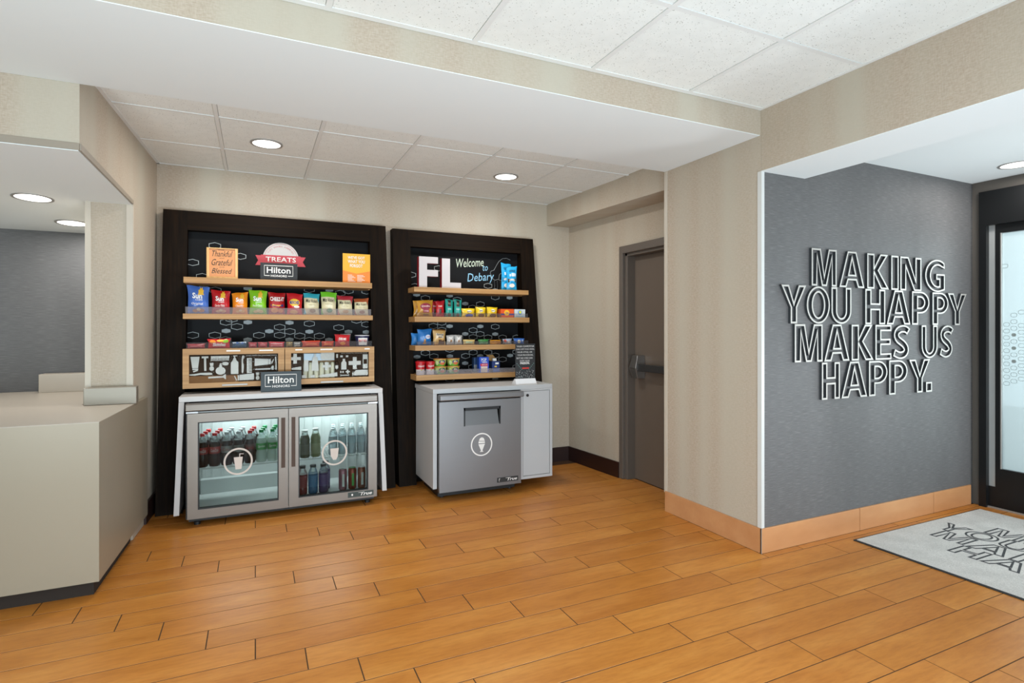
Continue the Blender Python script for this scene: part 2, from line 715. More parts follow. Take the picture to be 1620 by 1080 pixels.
# bulkhead above the front desk opening
mb = MB()
ys0, ys1 = 3.214, YP
mb.hexa([(-3.2, ys0, zs(ys0)), (wl(ys0), ys0, zs(ys0)), (wl(ys1), ys1, zs(ys1)), (-3.2, ys1, zs(ys1)),
         (-3.2, ys0, 2.75), (wl(ys0), ys0, 2.75), (wl(ys1), ys1, 2.75), (-3.2, ys1, 2.75)])
bulk = struct('wall_desk_bulkhead', mb, WALL, 'beige wallpapered bulkhead over the front desk opening', 'wall')
mb = MB()
mb.box(-3.2, wl(ys0), ys0 - 0.006, ys0 + 0.02, zs(ys0) - 0.002, zs(ys0) + 0.030)
mb.build('bulkhead_trim', BEIGET, bulk)
mb = MB()
mb.hexa([(wl(ys0) - .02, ys0, zs(ys0) - 0.002), (wl(ys0) + .006, ys0, zs(ys0) - 0.002), (wl(ys1) + .006, ys1, zs(ys1) - 0.002), (wl(ys1) - .02, ys1, zs(ys1) - 0.002),
         (wl(ys0) - .02, ys0, zs(ys0) + 0.03), (wl(ys0) + .006, ys0, zs(ys0) + 0.03), (wl(ys1) + .006, ys1, zs(ys1) + 0.022), (wl(ys1) - .02, ys1, zs(ys1) + 0.022)])
mb.build('bulkhead_trim', BEIGET, bulk)
mb = MB()
mb.hexa([(-3.2, ys0, zs(ys0) - .006), (wl(ys0) - .004, ys0, zs(ys0) - .006), (wl(ys1) - .004, ys1, zs(ys1) - .006), (-3.2, ys1, zs(ys1) - .006),
         (-3.2, ys0, zs(ys0) - .001), (wl(ys0) - .004, ys0, zs(ys0) - .001), (wl(ys1) - .004, ys1, zs(ys1) - .001), (-3.2, ys1, zs(ys1) - .001)])
mb.build('bulkhead_soffit', WHITE, bulk)
mb = MB()
mb.hexa([(-3.2, ys1, zs(ys1) - .006), (-0.93, ys1, zs(ys1) - .006), (-0.93, 5.24, zs(5.24)), (-3.2, 5.24, zs(5.24)),
         (-3.2, ys1, 2.3), (-0.93, ys1, 2.3), (-0.93, 5.24, 2.3), (-3.2, 5.24, 2.3)])
struct('ceiling_desk', mb, WHITE, 'low white ceiling over the front desk', 'ceiling')
struct('wall_desk_back', MB().box(-3.3, -0.93, 5.2, 5.34, 0, 2.3), GREYD, 'dark grey textured wall behind the front desk', 'wall')
struct('wall_desk_left', MB().box(-3.34, -3.2, -4.0, 5.34, 0, 2.75), WALL, 'beige wall at the far end of the front desk', 'wall')

# beam across the room
mb = MB()
mb.box(-3.2, XP, YBM0, YBM1, ZB, 2.75)
beam = struct('beam', mb, WALL, 'wide dropped beam with a white underside and wallpapered face', 'beam')
MB().box(-3.2, XP - .001, YBM0 + .002, YBM1 - 0.0005, ZB - 0.004, ZB + 0.002).build('beam_soffit', WHITE, beam)

# pillar with its trims and base
mb = MB()
mb.box(XP, 3.25, YG, 3.212, 0, 2.75)
pillar = struct('pillar', mb, WALL, 'beige wallpapered wall end between the exit door and the grey sign wall', 'wall')
MB().box(XP - 0.004, XP + 0.02, YG - 0.005, YG + 0.024, 0.145, 2.265).build('corner_trim', WTRIM, pillar)
MB().box(XP - 0.004, XP + 0.02, 3.186, 3.216, 0.135, ZB - .004).build('corner_trim', CREAM, pillar)
BASET = wood('base_tile_orange', 'B67F52', 'BF895C', 'C99566', 'x', 0.35, fine=5)

# grey sign wall
greywall = struct('wall_sign', MB().box(XP + 0.001, 4.97, YG - 0.001, YG + 0.14, 0, 2.75), GREYW,
                  'grey brushed wallcovering wall that carries the letter sign', 'wall')
bb = thing('baseboard_right', 'orange wood-look tile base along the grey sign wall and pillar', 'baseboard', (XP, YG, 0), kind='structure')
for x0, x1 in ((XP - 0.012, 3.614), (3.619, 4.444), (4.449, 4.93)):
    MB().box(x0, x1, YG - 0.012, YG - .001, 0.0, 0.147).build('base_tile', BASET, bb, bev=0.0015)
MB().box(XP - 0.012, XP - .0005, YG - 0.0115, 3.2, 0.0, 0.147).build('base_tile', BASET, bb, bev=0.0015)
MB().box(XP - .01, 4.92, YG - .006, YG - .0005, 0, .143).build('base_backing', GROUT, bb)
MB().box(XP - 0.014, XP - 0.0115, YG - 0.014, YG - 0.0105, 0.0, 0.148).build('edge_trim', SATIN, bb)

# header over the lobby passage
struct('lintel', MB().box(XP, 3.10, -4.0, YG - .001, 2.268, 2.75), WALL, 'wallpapered header over the entrance passage', 'beam')
lt = bpy.data.objects['lintel']
MB().box(XP + .0005, 3.10, -4.0, YG - .0015, 2.263, 2.270).build('lintel_soffit', WHITE, lt)
struct('ceiling_entrance', MB().box(3.10, 5.0, -4.0, YG - .001, 2.437, 2.75), WHITE, 'smooth white ceiling of the entrance passage', 'ceiling')

# alcove right wall, slightly splayed, with the exit door
def wr(y):
    return 2.89 + 0.0784 * (YB - y)


DY0, DY1 = 3.225, 4.085     # door frame
mb = MB()
mb.hexa([(wr(DY1), DY1, 0), (3.3, DY1, 0), (3.3, YB, 0), (wr(YB), YB, 0), (wr(DY1), DY1, 2.75), (3.3, DY1, 2.75), (3.3, YB, 2.75), (wr(YB), YB, 2.75)])
mb.hexa([(wr(DY0), DY0 - .013, 2.062), (3.3, DY0 - .013, 2.062), (3.3, DY1, 2.062), (wr(DY1), DY1, 2.062), (wr(DY0), DY0 - .013, 2.75), (3.3, DY0 - .013, 2.75), (3.3, DY1, 2.75), (wr(DY1), DY1, 2.75)])
struct('wall_right', mb, WALL, 'beige wallpapered alcove wall around the exit door', 'wall')
mb = MB()
mb.hexa([(2.75, 3.213, 2.357), (3.02, 3.213, 2.357), (2.888, YB, 2.357), (2.634, YB, 2.357), (2.75, 3.213, 2.75), (3.02, 3.213, 2.75), (2.888, YB, 2.75), (2.634, YB, 2.75)])
struct('wall_right_soffit', mb, WALL, 'beige wallpapered soffit box above the exit door', 'wall')

br = thing('baseboard_back', 'dark mahogany base along the back of the alcove', 'baseboard', (2.6, YB, 0), kind='structure')
mb = MB()
mb.hexa([(wr(DY1) - .014, DY1, 0), (wr(DY1) - .0005, DY1, 0), (wr(YB) - .0005, YB - .001, 0), (wr(YB) - .014, YB - .001, 0),
         (wr(DY1) - .014, DY1, .14), (wr(DY1) - .0005, DY1, .14), (wr(YB) - .0005, YB - .001, .14), (wr(YB) - .014, YB - .001, .14)])
mb.build('base_strip', DKBASE, br)
MB().box(2.52, wr(YB) - .013, YB - 0.014, YB - .0005, 0, 0.14).build('base_strip', DKBASE, br)
mb = MB()
mb.hexa([(wl(4.46), 4.46, 0), (wl(4.46) + .014, 4.46, 0), (wl(YB) + .014, YB, 0), (wl(YB), YB, 0),
         (wl(4.46), 4.46, .14), (wl(4.46) + .014, 4.46, .14), (wl(YB) + .014, YB, .14), (wl(YB), YB, .14)])
mb.build('base_strip', DKBASE, br)

# exit door
door = thing('door_1', 'taupe steel exit door with a crash bar in a taupe frame', 'door', (3.0, 3.6, 0), kind='structure')
mb = MB()
fx = wr(DY1) - .006
mb.box(fx, 3.2, DY1 - .055, DY1 - .001, 0, 2.06)
mb.box(fx + .03, 3.2, DY1 - .085, DY1 - .05, 0, 2.03)
mb.box(fx, 3.2, DY0, DY1 - .05, 1.995, 2.06)
mb.box(fx + .03, 3.2, DY0, DY1 - .05, 1.97, 2.0)
mb.build('door_frame', TAUPEF, door, bev=0.004)
leaf = MB().box(3.055, 3.10, DY0 - .01, DY1 - .086, 0.008, 1.968).build('door_leaf', TAUPE, door)
bar = thing('crash_bar', '', None, (0, 0, 0))
del bar['label']
bar.parent = door
bar.location = (0, 0, 0)
bar['_org'] = door['_org']
mb = MB().box(2.975, 3.012, DY0 - .005, 3.87, 0.965, 1.028)
mb.build('push_bar', M('bar_grey', '4A4A4A', 0.35, 0.6), bar, bev=0.006)
mb = MB()
mb.hexa([(2.955, 3.86, .99), (2.955, 3.955, .99), (3.055, 3.965, .99), (3.055, 3.85, .99), (2.985, 3.87, 1.10), (2.985, 3.945, 1.10), (3.055, 3.955, 1.10), (3.055, 3.86, 1.10)])
mb.hexa([(2.985, 3.87, .90), (2.985, 3.945, .90), (3.055, 3.955, .90), (3.055, 3.86, .90), (2.955, 3.86, .99), (2.955, 3.955, .99), (3.055, 3.965, .99), (3.055, 3.85, .99)])
mb.build('latch_case', CHROME, bar, bev=0.004)

# ------------------------------------------------------------------ ceilings with tiles
ceil = struct('ceiling', MB().box(-3.3, XP, -4.0, YBM0, ZC + 0.012, 2.78), WHITE, 'white suspended tile ceiling of the lobby', 'ceiling')
gx = [2.158 - 0.63 * i for i in range(9)]
gy = [2.365 - 0.612 * i for i in range(7)]
xs = [XP] + gx
mb = MB()
for x in gx:
    mb.box(x - .012, x + .012, gy[-1], gy[0], ZC - .001, ZC + .012)
for y in gy:
    mb.box(xs[-1], XP, y - (.012 if y < 2.36 else .03), y + (.012 if y < 2.36 else 0.0), ZC - .0005, ZC + .012)
mb.box(XP - .022, XP - .001, gy[-1], gy[0], ZC - .0008, ZC + .012)
mb.build('ceiling_grid', GRID, ceil)
for i in range(len(xs) - 1):
    for j in range(len(gy) - 1):
        MB().box(xs[i + 1] + .0135, xs[i] - .0135, gy[j + 1] + .0135, gy[j] - .0135, ZC + .003, ZC + .0118).build('ceiling_tile', CTILE, ceil)

alc = struct('ceiling_alcove', MB().box(-0.95, 3.3, YBM1, YB + .1, ZA + .012, 2.78), WHITE, 'white suspended tile ceiling of the snack alcove', 'ceiling')
gx = [wl(4.2), -0.205, 0.372, 0.97, 1.545, 2.13, 2.72]
gy = [3.05, 3.652, 4.28, YB]
mb = MB()
for x in gx[1:-1]:
    mb.box(x - .011, x + .011, 3.215, YB, ZA - .001, ZA + .012)
for y in gy[1:-1]:
    mb.box(-0.74, 2.72, y - .011, y + .011, ZA - .0005, ZA + .012)
mb.box(-0.72, 2.72, YB - .02, YB - .001, ZA - .0008, ZA + .012)
mb.hexa([(wl(3.22), 3.22, ZA - .0008), (wl(3.22) + .02, 3.22, ZA - .0008), (wl(YB) + .02, YB, ZA - .0008), (wl(YB), YB, ZA - .0008),
         (wl(3.22), 3.22, ZA + .01), (wl(3.22) + .02, 3.22, ZA + .01), (wl(YB) + .02, YB, ZA + .01), (wl(YB), YB, ZA + .01)])
mb.build('ceiling_grid', GRID, alc)
for i in range(len(gx) - 1):
    for j in range(3):
        MB().box(gx[i] + .0125 - (.06 if i == 0 else 0), gx[i + 1] - .0125, max(gy[j] + .0125, 3.216), gy[j + 1] - .0125, ZA + .003, ZA + .0118).build('ceiling_tile', CTILE, alc)


def downlight(x, y, z, label, r=0.1, tilt=0.0):
    t = thing('recessed_light', label, 'light', (x, y, z), 'recessed ceiling lights')
    mb = MB()
    o, i = ell(0, 0, r, r, 32), ell(0, 0, r * .86, r * .86, 32)
    mb.ring(o, i, lambda u, v, d: (x + u, y + v, z - .004 - tilt * v + d), 0.0, 0.012)
    mb.build('trim_ring', SATIN, t, smooth=40)
    MB().prism(ell(0, 0, r * .87, r * .87, 32), lambda u, v, d: (x + u, y + v, z - .0015 - tilt * v + d), 0, .01).build('lens', LENS, t)


downlight(0.068, 4.035, ZA, 'round recessed light in the alcove ceiling over the chip shelves')
downlight(1.843, 4.094, ZA, 'round recessed light in the alcove ceiling near the exit door')
downlight(-1.20, 4.184, zs(4.184) - .006, 'round recessed light over the front desk, nearer of the two', tilt=0.056)
downlight(-1.168, 4.84, zs(4.84) - .004, 'round recessed light over the front desk, partly behind the wall end', tilt=0.056)
downlight(4.66, 1.957, 2.437, 'round recessed light in the entrance ceiling by the glass door')

# ------------------------------------------------------------------ entrance door in the storefront
XD = 4.97
struct('wall_entrance', MB().box(XD, XD + .12, 2.305, 2.5, 0, 2.75).box(XD, XD + .12, -4, 2.305, 2.36, 2.75).box(XD, XD + .12, -4, 1.09, 0, 2.36), M('bronze_grey_wall', '5D5751', 0.6),
       'dark grey-brown wall around the entrance door', 'wall')
d2 = thing('door_2', 'black aluminium glass entrance door with a frosted pattern pane', 'door', (XD, 1.7, 0), kind='structure')
mb = MB()
mb.box(XD - .03, XD + .1, 2.258, 2.304, 0, 2.355)
mb.box(XD - .03, XD + .1, 0.4, 2.258, 2.10, 2.355)
mb.box(XD - .0, XD + .06, 2.215, 2.258, 0.0, .16)
mb.build('door_frame', BRONZE, d2)
MB().box(XD + .01, XD + .05, 2.216, 2.258, 0.16, 2.10).build('side_light', M('pale_side_light', 'B9BBBA', 0.35, 0.3), d2)
lf = MB().box(XD + .0, XD + .05, 2.183, 2.215, 0.012, 2.098).box(XD, XD + .05, 1.15, 2.183, 0.012, 0.30).box(XD, XD + .05, 1.15, 2.183, 2.035, 2.098).box(XD, XD + .05, 1.1, 1.15, 0.012, 2.098)
lf = lf.build('door_leaf', BRONZE, d2)
MB().box(XD - .004, XD + .004, 2.176, 2.183, 0.30, 2.035).build('glazing_bead', SATIN, lf)
MB().box(XD + .02, XD + .028, 1.15, 2.183, 0.30, 2.035).build('pane', FROST, lf)
MB().box(XD - .01, XD + .13, 1.1, 2.304, 0.0, 0.012).build('threshold', SATIN, d2)


def hexpts(cx, cy, w, h, e=0.55):
    return [(cx, cy - h / 2), (cx + w / 2, cy - h / 2 * e), (cx + w / 2, cy + h / 2 * e), (cx, cy + h / 2), (cx - w / 2, cy + h / 2 * e), (cx - w / 2, cy - h / 2 * e)]


mb = MB()
fnd = lambda u, v, d=0: (XD + .018 + d, u, v)
cells = [(2.165, 1.79, 0)]
for k in range(11):
    z = 1.43 - .048 * k
    if k > 0:
        cells.append((2.155, z - .02, 0))
    cells.append((2.112, z, 1 if k in (3, 5, 7) else 0))
    if k != 1:
        cells.append((2.068, z + .02, 0))
    if k < 9:
        cells.append((2.024, z + .004, 1 if k in (4, 6) else 0))
for u, v, fill in cells:
    o_ = [(-.019, -.008), (-.010, -.015), (.010, -.015), (.019, -.008), (.019, .008), (.010, .015), (-.010, .015), (-.019, .008)]
    P = [(u + a, v + b) for a, b in o_]
    if fill:
        mb.flat([(u + a * .7, v + b * .8) for a, b in o_], lambda a, b: fnd(a, b))
    else:
        mb.ring(P, inset(P, .0025), fnd, 0, .001)
mb.build('hexagon_film', M('film_print', '8B9492', 0.6), lf)
struct('pavement', MB().box(5.1, 12, -4, 8, -.2, -.02), M('outside_concrete', 'B5B3AD', 0.9), 'pale concrete pavement outside the entrance', 'pavement')

# ------------------------------------------------------------------ letter shapes of the big sign
def arc(cx, cy, rx, ry, a0, a1, n=10):
    return [(cx + rx * cos(radians(a0 + (a1 - a0) * i / n)), cy + ry * sin(radians(a0 + (a1 - a0) * i / n))) for i in range(n + 1)]


def s_shape():
    ctr = [(.93, .79), (.80, .865), (.62, .885), (.42, .87), (.25, .80), (.20, .69), (.28, .58), (.46, .51), (.64, .44), (.78, .34), (.80, .24), (.70, .155), (.52, .115), (.32, .125), (.07, .20)]
    asp = .72
    P = [Vector((x * asp, y)) for x, y in ctr]
    # smooth once
    Q = [P[0]]
    for i in range(len(P) - 1):
        Q += [P[i] * .75 + P[i + 1] * .25, P[i] * .25 + P[i + 1] * .75]
    Q.append(P[-1])
    L, R = [], []
    for i, p in enumerate(Q):
        t = (Q[min(i + 1, len(Q) - 1)] - Q[max(i - 1, 0)]).normalized()
        n = Vector((-t.y, t.x))
        L.append(p + n * .108)
        R.append(p - n * .108)
    pts = L + R[::-1]
    xs_ = [p.x for p in pts]
    ys_ = [p.y for p in pts]
    return [((p.x - min(xs_)) / (max(xs_) - min(xs_)), (p.y - min(ys_)) / (max(ys_) - min(ys_))) for p in pts]


LET = {
    'M': [[(0, 0), (.22, 0), (.22, .76), (.40, 0), (.60, 0), (.80, .75), (.80, 0), (1, 0), (1, 1), (.68, 1), (.5, .3), (.36, 1), (0, 1)]],
    'A': [[(0, 0), (.27, 0), (.35, .2), (.66, .2), (.74, 0), (1, 0), (.67, 1), (.33, 1)], [(.39, .36), (.62, .36), (.5, .77)]],
    'K': [[(0, 0), (.32, 0), (.32, .43), (.63, 0), (1, 0), (.53, .53), (.95, 1), (.6, 1), (.32, .62), (.32, 1), (0, 1)]],
    'I': [[(0, 0), (1, 0), (1, 1), (0, 1)]],
    'N': [[(0, 0), (.27, 0), (.27, .67), (.66, 0), (1, 0), (1, 1), (.72, 1), (.72, .33), (.38, 1), (0, 1)]],
    'G': [arc(.62, .5, .62, .5, 55, 292, 22) + [(1, .07), (1, .56), (.56, .56), (.56, .38), (.72, .38), (.72, .2)] + arc(.64, .5, .36, .32, 283, 62, 16) + [(1, .73)]],
    'Y': [[(.37, 0), (.63, 0), (.63, .42), (1, 1), (.7, 1), (.5, .56), (.3, 1), (0, 1), (.37, .42)]],
    'O': [ell(.5, .5, .5, .5, 32), ell(.5, .5, .24, .33, 28)],
    'U': [[(0, 1)] + arc(.5, .36, .5, .36, 180, 360, 16) + [(1, 1), (.72, 1)] + arc(.5, .36, .22, .2, 360, 180, 14) + [(.28, 1)]],
    'H': [[(0, 0), (.3, 0), (.3, .4), (.7, .4), (.7, 0), (1, 0), (1, 1), (.7, 1), (.7, .6), (.3, .6), (.3, 1), (0, 1)]],
    'P': [[(0, 0), (.34, 0), (.34, .34)] + arc(.5, .67, .5, .33, -90, 90, 14) + [(0, 1)], [(.34, .52)] + arc(.46, .67, .24, .15, -90, 90, 10) + [(.34, .82)]],
    'E': [[(0, 0), (1, 0), (1, .18), (.36, .18), (.36, .42), (.95, .42), (.95, .6), (.36, .6), (.36, .82), (1, .82), (1, 1), (0, 1)]],
    'S': [s_shape()],
    '.': [[(0, 0), (1, 0), (1, 1), (0, 1)]],
}
# (letter, left, right, bottom, top) in metres along the wall
ROWS = [
    [('M', 3.112, 3.345), ('A', 3.372, 3.620), ('K', 3.650, 3.880), ('I', 3.905, 3.985), ('N', 4.005, 4.245), ('G', 4.292, 4.530)],
    [('Y', 2.846, 3.062), ('O', 3.068, 3.280), ('U', 3.296, 3.488), ('H', 3.630, 3.838), ('A', 3.855, 4.118), ('P', 4.138, 4.340), ('P', 4.380, 4.575), ('Y', 4.570, 4.810)],
    [('M', 2.962, 3.212), ('A', 3.228, 3.470), ('K', 3.492, 3.715), ('E', 3.735, 3.905), ('S', 3.925, 4.115), ('U', 4.250, 4.440), ('S', 4.470, 4.640)],
    [('H', 3.206, 3.376), ('A', 3.392, 3.648), ('P', 3.668, 3.862), ('P', 3.882, 4.085), ('Y', 4.105, 4.350), ('.', 4.302, 4.372)],
]
BASE = [1.592, 1.357, 1.121, 0.882]


def letter_loops(ch, x0, x1, z0, h):
    res = []
    if ch == '.':
        h = .07
    for k, lp in enumerate(LET[ch]):
        p = [(x0 + u * (x1 - x0), z0 + v * h) for u, v in lp]
        if area2(p) < 0:
            p.reverse()
        res.append((p, k > 0))
    return res


sign = thing('wall_sign', 'large raised outline letters spelling a four-line slogan on the grey wall', 'sign', (3.8, YG - .001, 1.3))
fs = lambda u, v, d: (u * 1.009, YG - .019 + d, 1.33 + (v - 1.33) * 1.009)
for r, row in enumerate(ROWS):
    for ch, x0, x1 in row:
        mb = MB()
        for p, hole in letter_loops(ch, x0, x1, BASE[r] - .003 * (x0 - 3.1) * 1.0 + .005, .232):
            w = .011
            if hole:
                q = inset(p, -w)
                mb.ring(q, p, fs, 0, .0175, 1, 0)
            else:
                mb.ring(p, inset(p, w), fs, 0, .0175, 1, 0)
        mb.build('letter', [SIGNG, SIGNF], sign)

# ------------------------------------------------------------------ entrance mat
mat_ = thing('entrance_mat', 'light grey carpet mat with dark outline slogan letters by the glass door', 'mat', (4.1, 1.4, 0))
MX0, MX1, MY0, MY1 = 3.41, 4.835, 0.55, 2.255
mb = MB().box(MX0, MX1, MY0, MY1, 0.0004, 0.006)
mb.build('rubber_backing', M('mat_rubber', '2B2B2C', 0.8), mat_)
MB().box(MX0 + .012, MX1 - .012, MY0 + .012, MY1 - .012, 0.0062, 0.0105).build('carpet_pile', CARPET, mat_, bev=.002)
MROWS = [
    [('M', .30, .50), ('A', .52, .72), ('K', .74, .92), ('I', .94, 1.0), ('N', 1.02, 1.21), ('G', 1.25, 1.43)],
    [('Y', .085, .25), ('O', .25, .43), ('U', .45, .61), ('H', .73, .90), ('A', .92, 1.13), ('P', 1.15, 1.31), ('P', 1.33, 1.49), ('Y', 1.49, 1.66)],
    [('M', .17, .37), ('A', .385, .59), ('K', .61, .79), ('E', .81, .95), ('S', .965, 1.12), ('U', 1.23, 1.38), ('S', 1.40, 1.54)],
    [('H', .375, .54), ('A', .55, .75), ('P', .77, .93), ('P', .95, 1.11), ('Y', 1.13, 1.33), ('.', 1.29, 1.35)],
]
mb = MB()
fm = lambda u, v, d: (v, MY1 - u * .93, 0.0112 + d)
for r, row in enumerate(MROWS):
    for ch, a, b in row:
        for p, hole in letter_loops(ch, a, b, 4.285 - .1825 * r, .178):
            w = .0125
            if hole:
                mb.ring(inset(p, -w), p, fm, 0, -.0012)
            else:
                mb.ring(p, inset(p, w), fm, 0, -.0012)
mb.build('outline_lettering', M('mat_ink', '3E3F41', 0.95), mat_)

# ------------------------------------------------------------------ front desk counter
ctr = thing('front_desk', 'champagne laminate front desk with a pale top and dark toe kick', 'counter', (-1.3, 3.9, 0))
ZT = .868
out = [(-3.15, 3.36), (-.705, 3.36), (-.662, 4.44), (wl(4.44) + .0005, 4.44), (wl(YP) + .0005, YP - .006), (-.96, YP - .006), (-.96, 5.19), (-3.15, 5.19)]
fz = lambda u, v, d: (u, v, d)
out = [(-3.15, 3.36), (-.705, 3.36), (-.6735, YP - .006), (-3.15, YP - .006)]
MB().prism(out, fz, ZT, ZT - .003).build('counter_top', CTOP, ctr)
MB().box(-3.15, -.96, YP - .006, 5.19, ZT - .012, ZT).build('counter_top', CTOP, ctr)
body = [(-3.15, 3.36), (-.705, 3.36), (-.6735, YP - .006), (-3.15, YP - .006)]
end = [(wl(YP - .006) + .0015, YP - .0058), (-.6735, YP - .0058), (-.662, 4.44), (wl(4.44) + .0015, 4.44)]
MB().prism(end, fz, ZT, .075).build('end_panel', CHAMP, ctr)
MB().prism(body, fz, ZT - .0032, .075).build('counter_body', CHAMP, ctr)
toe = [(-3.15, 3.40), (-.735, 3.40), (-.71, 4.15), (-3.15, 4.15)]
MB().prism(toe, fz, .075, .0).build('toe_kick', M('dark_toe_kick', '21170F', 0.8), ctr)
MB().box(-1.42, -.965, 5.06, 5.19, ZT, 1.0).build('backsplash', CTOP, ctr, bev=.003)
ledge = MB().box(-.935, -.668, 4.085, 4.155, ZT + .0005, ZT + .105)
ledge = ledge.build('card_holder', M('satin_champagne', '8C8579', 0.4, 0.3), loc=(-.8, 4.12, ZT), bev=.003)
tag(ledge, 'low satin metal box lying on the end of the front desk', 'box')

# ------------------------------------------------------------------ display units
def fy(z):
    """front of the leaning frames"""
    return 4.62 + .14 * z / 2.2


def lean(mb, xa0, xa1, xb0, xb1, z0, z1, back=4.852, front=0.0):
    """slab from z0 (x xa0..xa1) to z1 (x xb0..xb1) whose front follows the lean"""
    return mb.hexa([(xa0, fy(z0) + front, z0), (xa1, fy(z0) + front, z0), (xa1, back, z0), (xa0, back, z0),
                    (xb0, fy(z1) + front, z1), (xb1, fy(z1) + front, z1), (xb1, back, z1), (xb0, back, z1)])


def hex_print(parent, outl, fill, w, h, name='hexagon_print'):
    f = lambda u, v, d=0: (u, 4.8315 + d, v)
    line = M('hexagon_line', 'B4BCBD', 0.6)
    for cx, cz in outl:
        P = hexpts(cx, cz, w, h)
        MB().ring(P, inset(P, .0036), f, 0, .0004).build(name, line, parent)
    for cx, cz in fill:
        MB().flat(hexpts(cx, cz, w * .74, h * .68), f).build(name, PGREY, parent)


unitL = thing('display_unit', 'dark espresso display unit with chip shelves and drawers, beside the front desk', 'display', (.2, 4.7, 0), 'leaning espresso display units')
lean(MB(), -.645, -.477, -.614, -.457, 0, 2.21).build('stile', ESP, unitL)
lean(MB(), .892, 1.066, .876, 1.012, 0, 2.21).build('stile', ESP, unitL)
lean(MB(), -.4569, .8759, -.4569, .8759, 2.066, 2.21).build('top_rail', ESPX, unitL)
bpL = MB().box(-.49, .895, 4.832, 4.8515, 0, 2.2).build('back_panel', PANEL, unitL)
H1o = [(-0.283, 1.97), (-0.432, 1.834), (-0.107, 1.898), (-0.368, 1.729), (-0.28, 1.628), (-0.206, 1.382), (-0.13, 1.347), (-0.432, 1.282), (-0.283, 1.281), (-0.168, 1.406), (0.027, 1.279), (0.178, 1.343), (0.178, 1.279), (0.254, 1.309), (0.329, 1.272), (0.403, 1.373), (0.481, 1.271), (0.403, 1.236), (0.635, 1.34), (0.403, 1.653), (0.647, 1.63), (0.714, 1.651), (0.864, 1.651), (0.864, 1.368), (0.781, 1.402), (-0.212, 1.245)]
H1f = [(-0.359, 1.648), (-0.054, 1.649), (-0.054, 1.382), (-0.206, 1.314), (-0.054, 1.244), (0.101, 1.311), (0.251, 1.38), (0.251, 1.242), (0.403, 1.307), (0.56, 1.653), (0.714, 1.305), (0.864, 1.302), (0.557, 1.239)]
hex_print(bpL, H1o, H1f, .082, .052)
# treats decal on the board
mb = MB()
f3 = lambda k: (lambda u, v: (u, 4.8315 - k, v))
cxT, czT, RT = .187, 1.888, .135
mb.flat(ell(cxT, czT, RT, RT, 40), f3(.001), 0)
mb.ring(ell(cxT, czT, RT * .93, RT * .93, 40), ell(cxT, czT, RT * .915, RT * .915, 40), lambda u, v, d: (u, 4.829 + d, v), 0, .0005, 1, 1)
wd = 'TIPS SNACKS SUNDRIES'
for i, ch in enumerate(wd):
    if ch == ' ':
        continue
    a = radians(150 - i * 120 / (len(wd) - 1))
    ux, uz = cos(a), sin(a)
    px, pz = cxT + RT * .78 * ux, czT + RT * .78 * uz
    mb.text(ch, -.005, .005, -.006, .006, (lambda px, pz, ux, uz: (lambda s, t: (px + s * uz + t * ux, 4.829, pz - s * ux + t * uz)))(px, pz, ux, uz), 1, keep=True)
rb0, rb1 = 1.840, 1.920
mb.flat([(.0, rb0 - .004), (.06, rb0 - .004), (.06, rb1 - .006), (.0, rb1 - .006), (.02, (rb0 + rb1) / 2 - .006)], f3(.003), 1)
mb.flat([(.314, rb0 - .004), (.374, rb0 - .004), (.352, (rb0 + rb1) / 2 - .006), (.374, rb1 - .006), (.314, rb1 - .006)], f3(.003), 1)
mb.flat(rect(.04, rb0 + .004, .334, rb1), f3(.005), 1)
mb.text('TREATS', .075, .30, rb0 + .028, rb1 - .014, f3(.0065), 2, bold=.012)
mb.build('treats_decal', [M('decal_grey', 'C2BEBB', 0.6), M('decal_red', 'B93A45', 0.5), PWHITE], bpL)


def shelf(unit, x0, x1, yf, zt, th, ox0, ox1):
    yb = fy(zt) - .002
    p = [(x0, yf), (x1, yf), (x1, yb), (ox1, yb), (ox1, 4.83), (ox0, 4.83), (ox0, yb), (x0, yb)]
    return MB().prism(p, lambda u, v, d: (u, v, d), zt, zt - th).build('shelf', OAK, unit, bev=.002)


shelf(unitL, -.461, .853, 4.52, 1.698, .042, -.455, .874)
sh2 = shelf(unitL, -.465, .859, 4.52, 1.438, .038, -.455, .874)
MB().box(-.45, .846, 4.527, 4.530, 1.4382, 1.487).build('acrylic_lip', ACRYL, sh2)
for x in (-.299, -.163, .0845, .464, .719):
    MB().box(x - .001, x + .001, 4.531, 4.70, 1.4382, 1.468).build('acrylic_divider', CACRYL, sh2)

# drawers with printed glass fronts
DRB, DRT, DYF = .908, 1.188, 4.50
tray = MB().box(-.455, .855, 4.52, fy(1.19) - .004, 1.170, DRT).build('tray_board', OAK, unitL)
MB().box(-.445, .852, 4.524, 4.527, DRT + .0002, DRT + .045).build('acrylic_lip', CACRYL, tray)
BROWN = M('printed_brown_film', '3A2C22', 0.85, 0, 0.1)
WPR = M('silhouette_white', 'CDCBC7', 0.85, 0, 0.1)


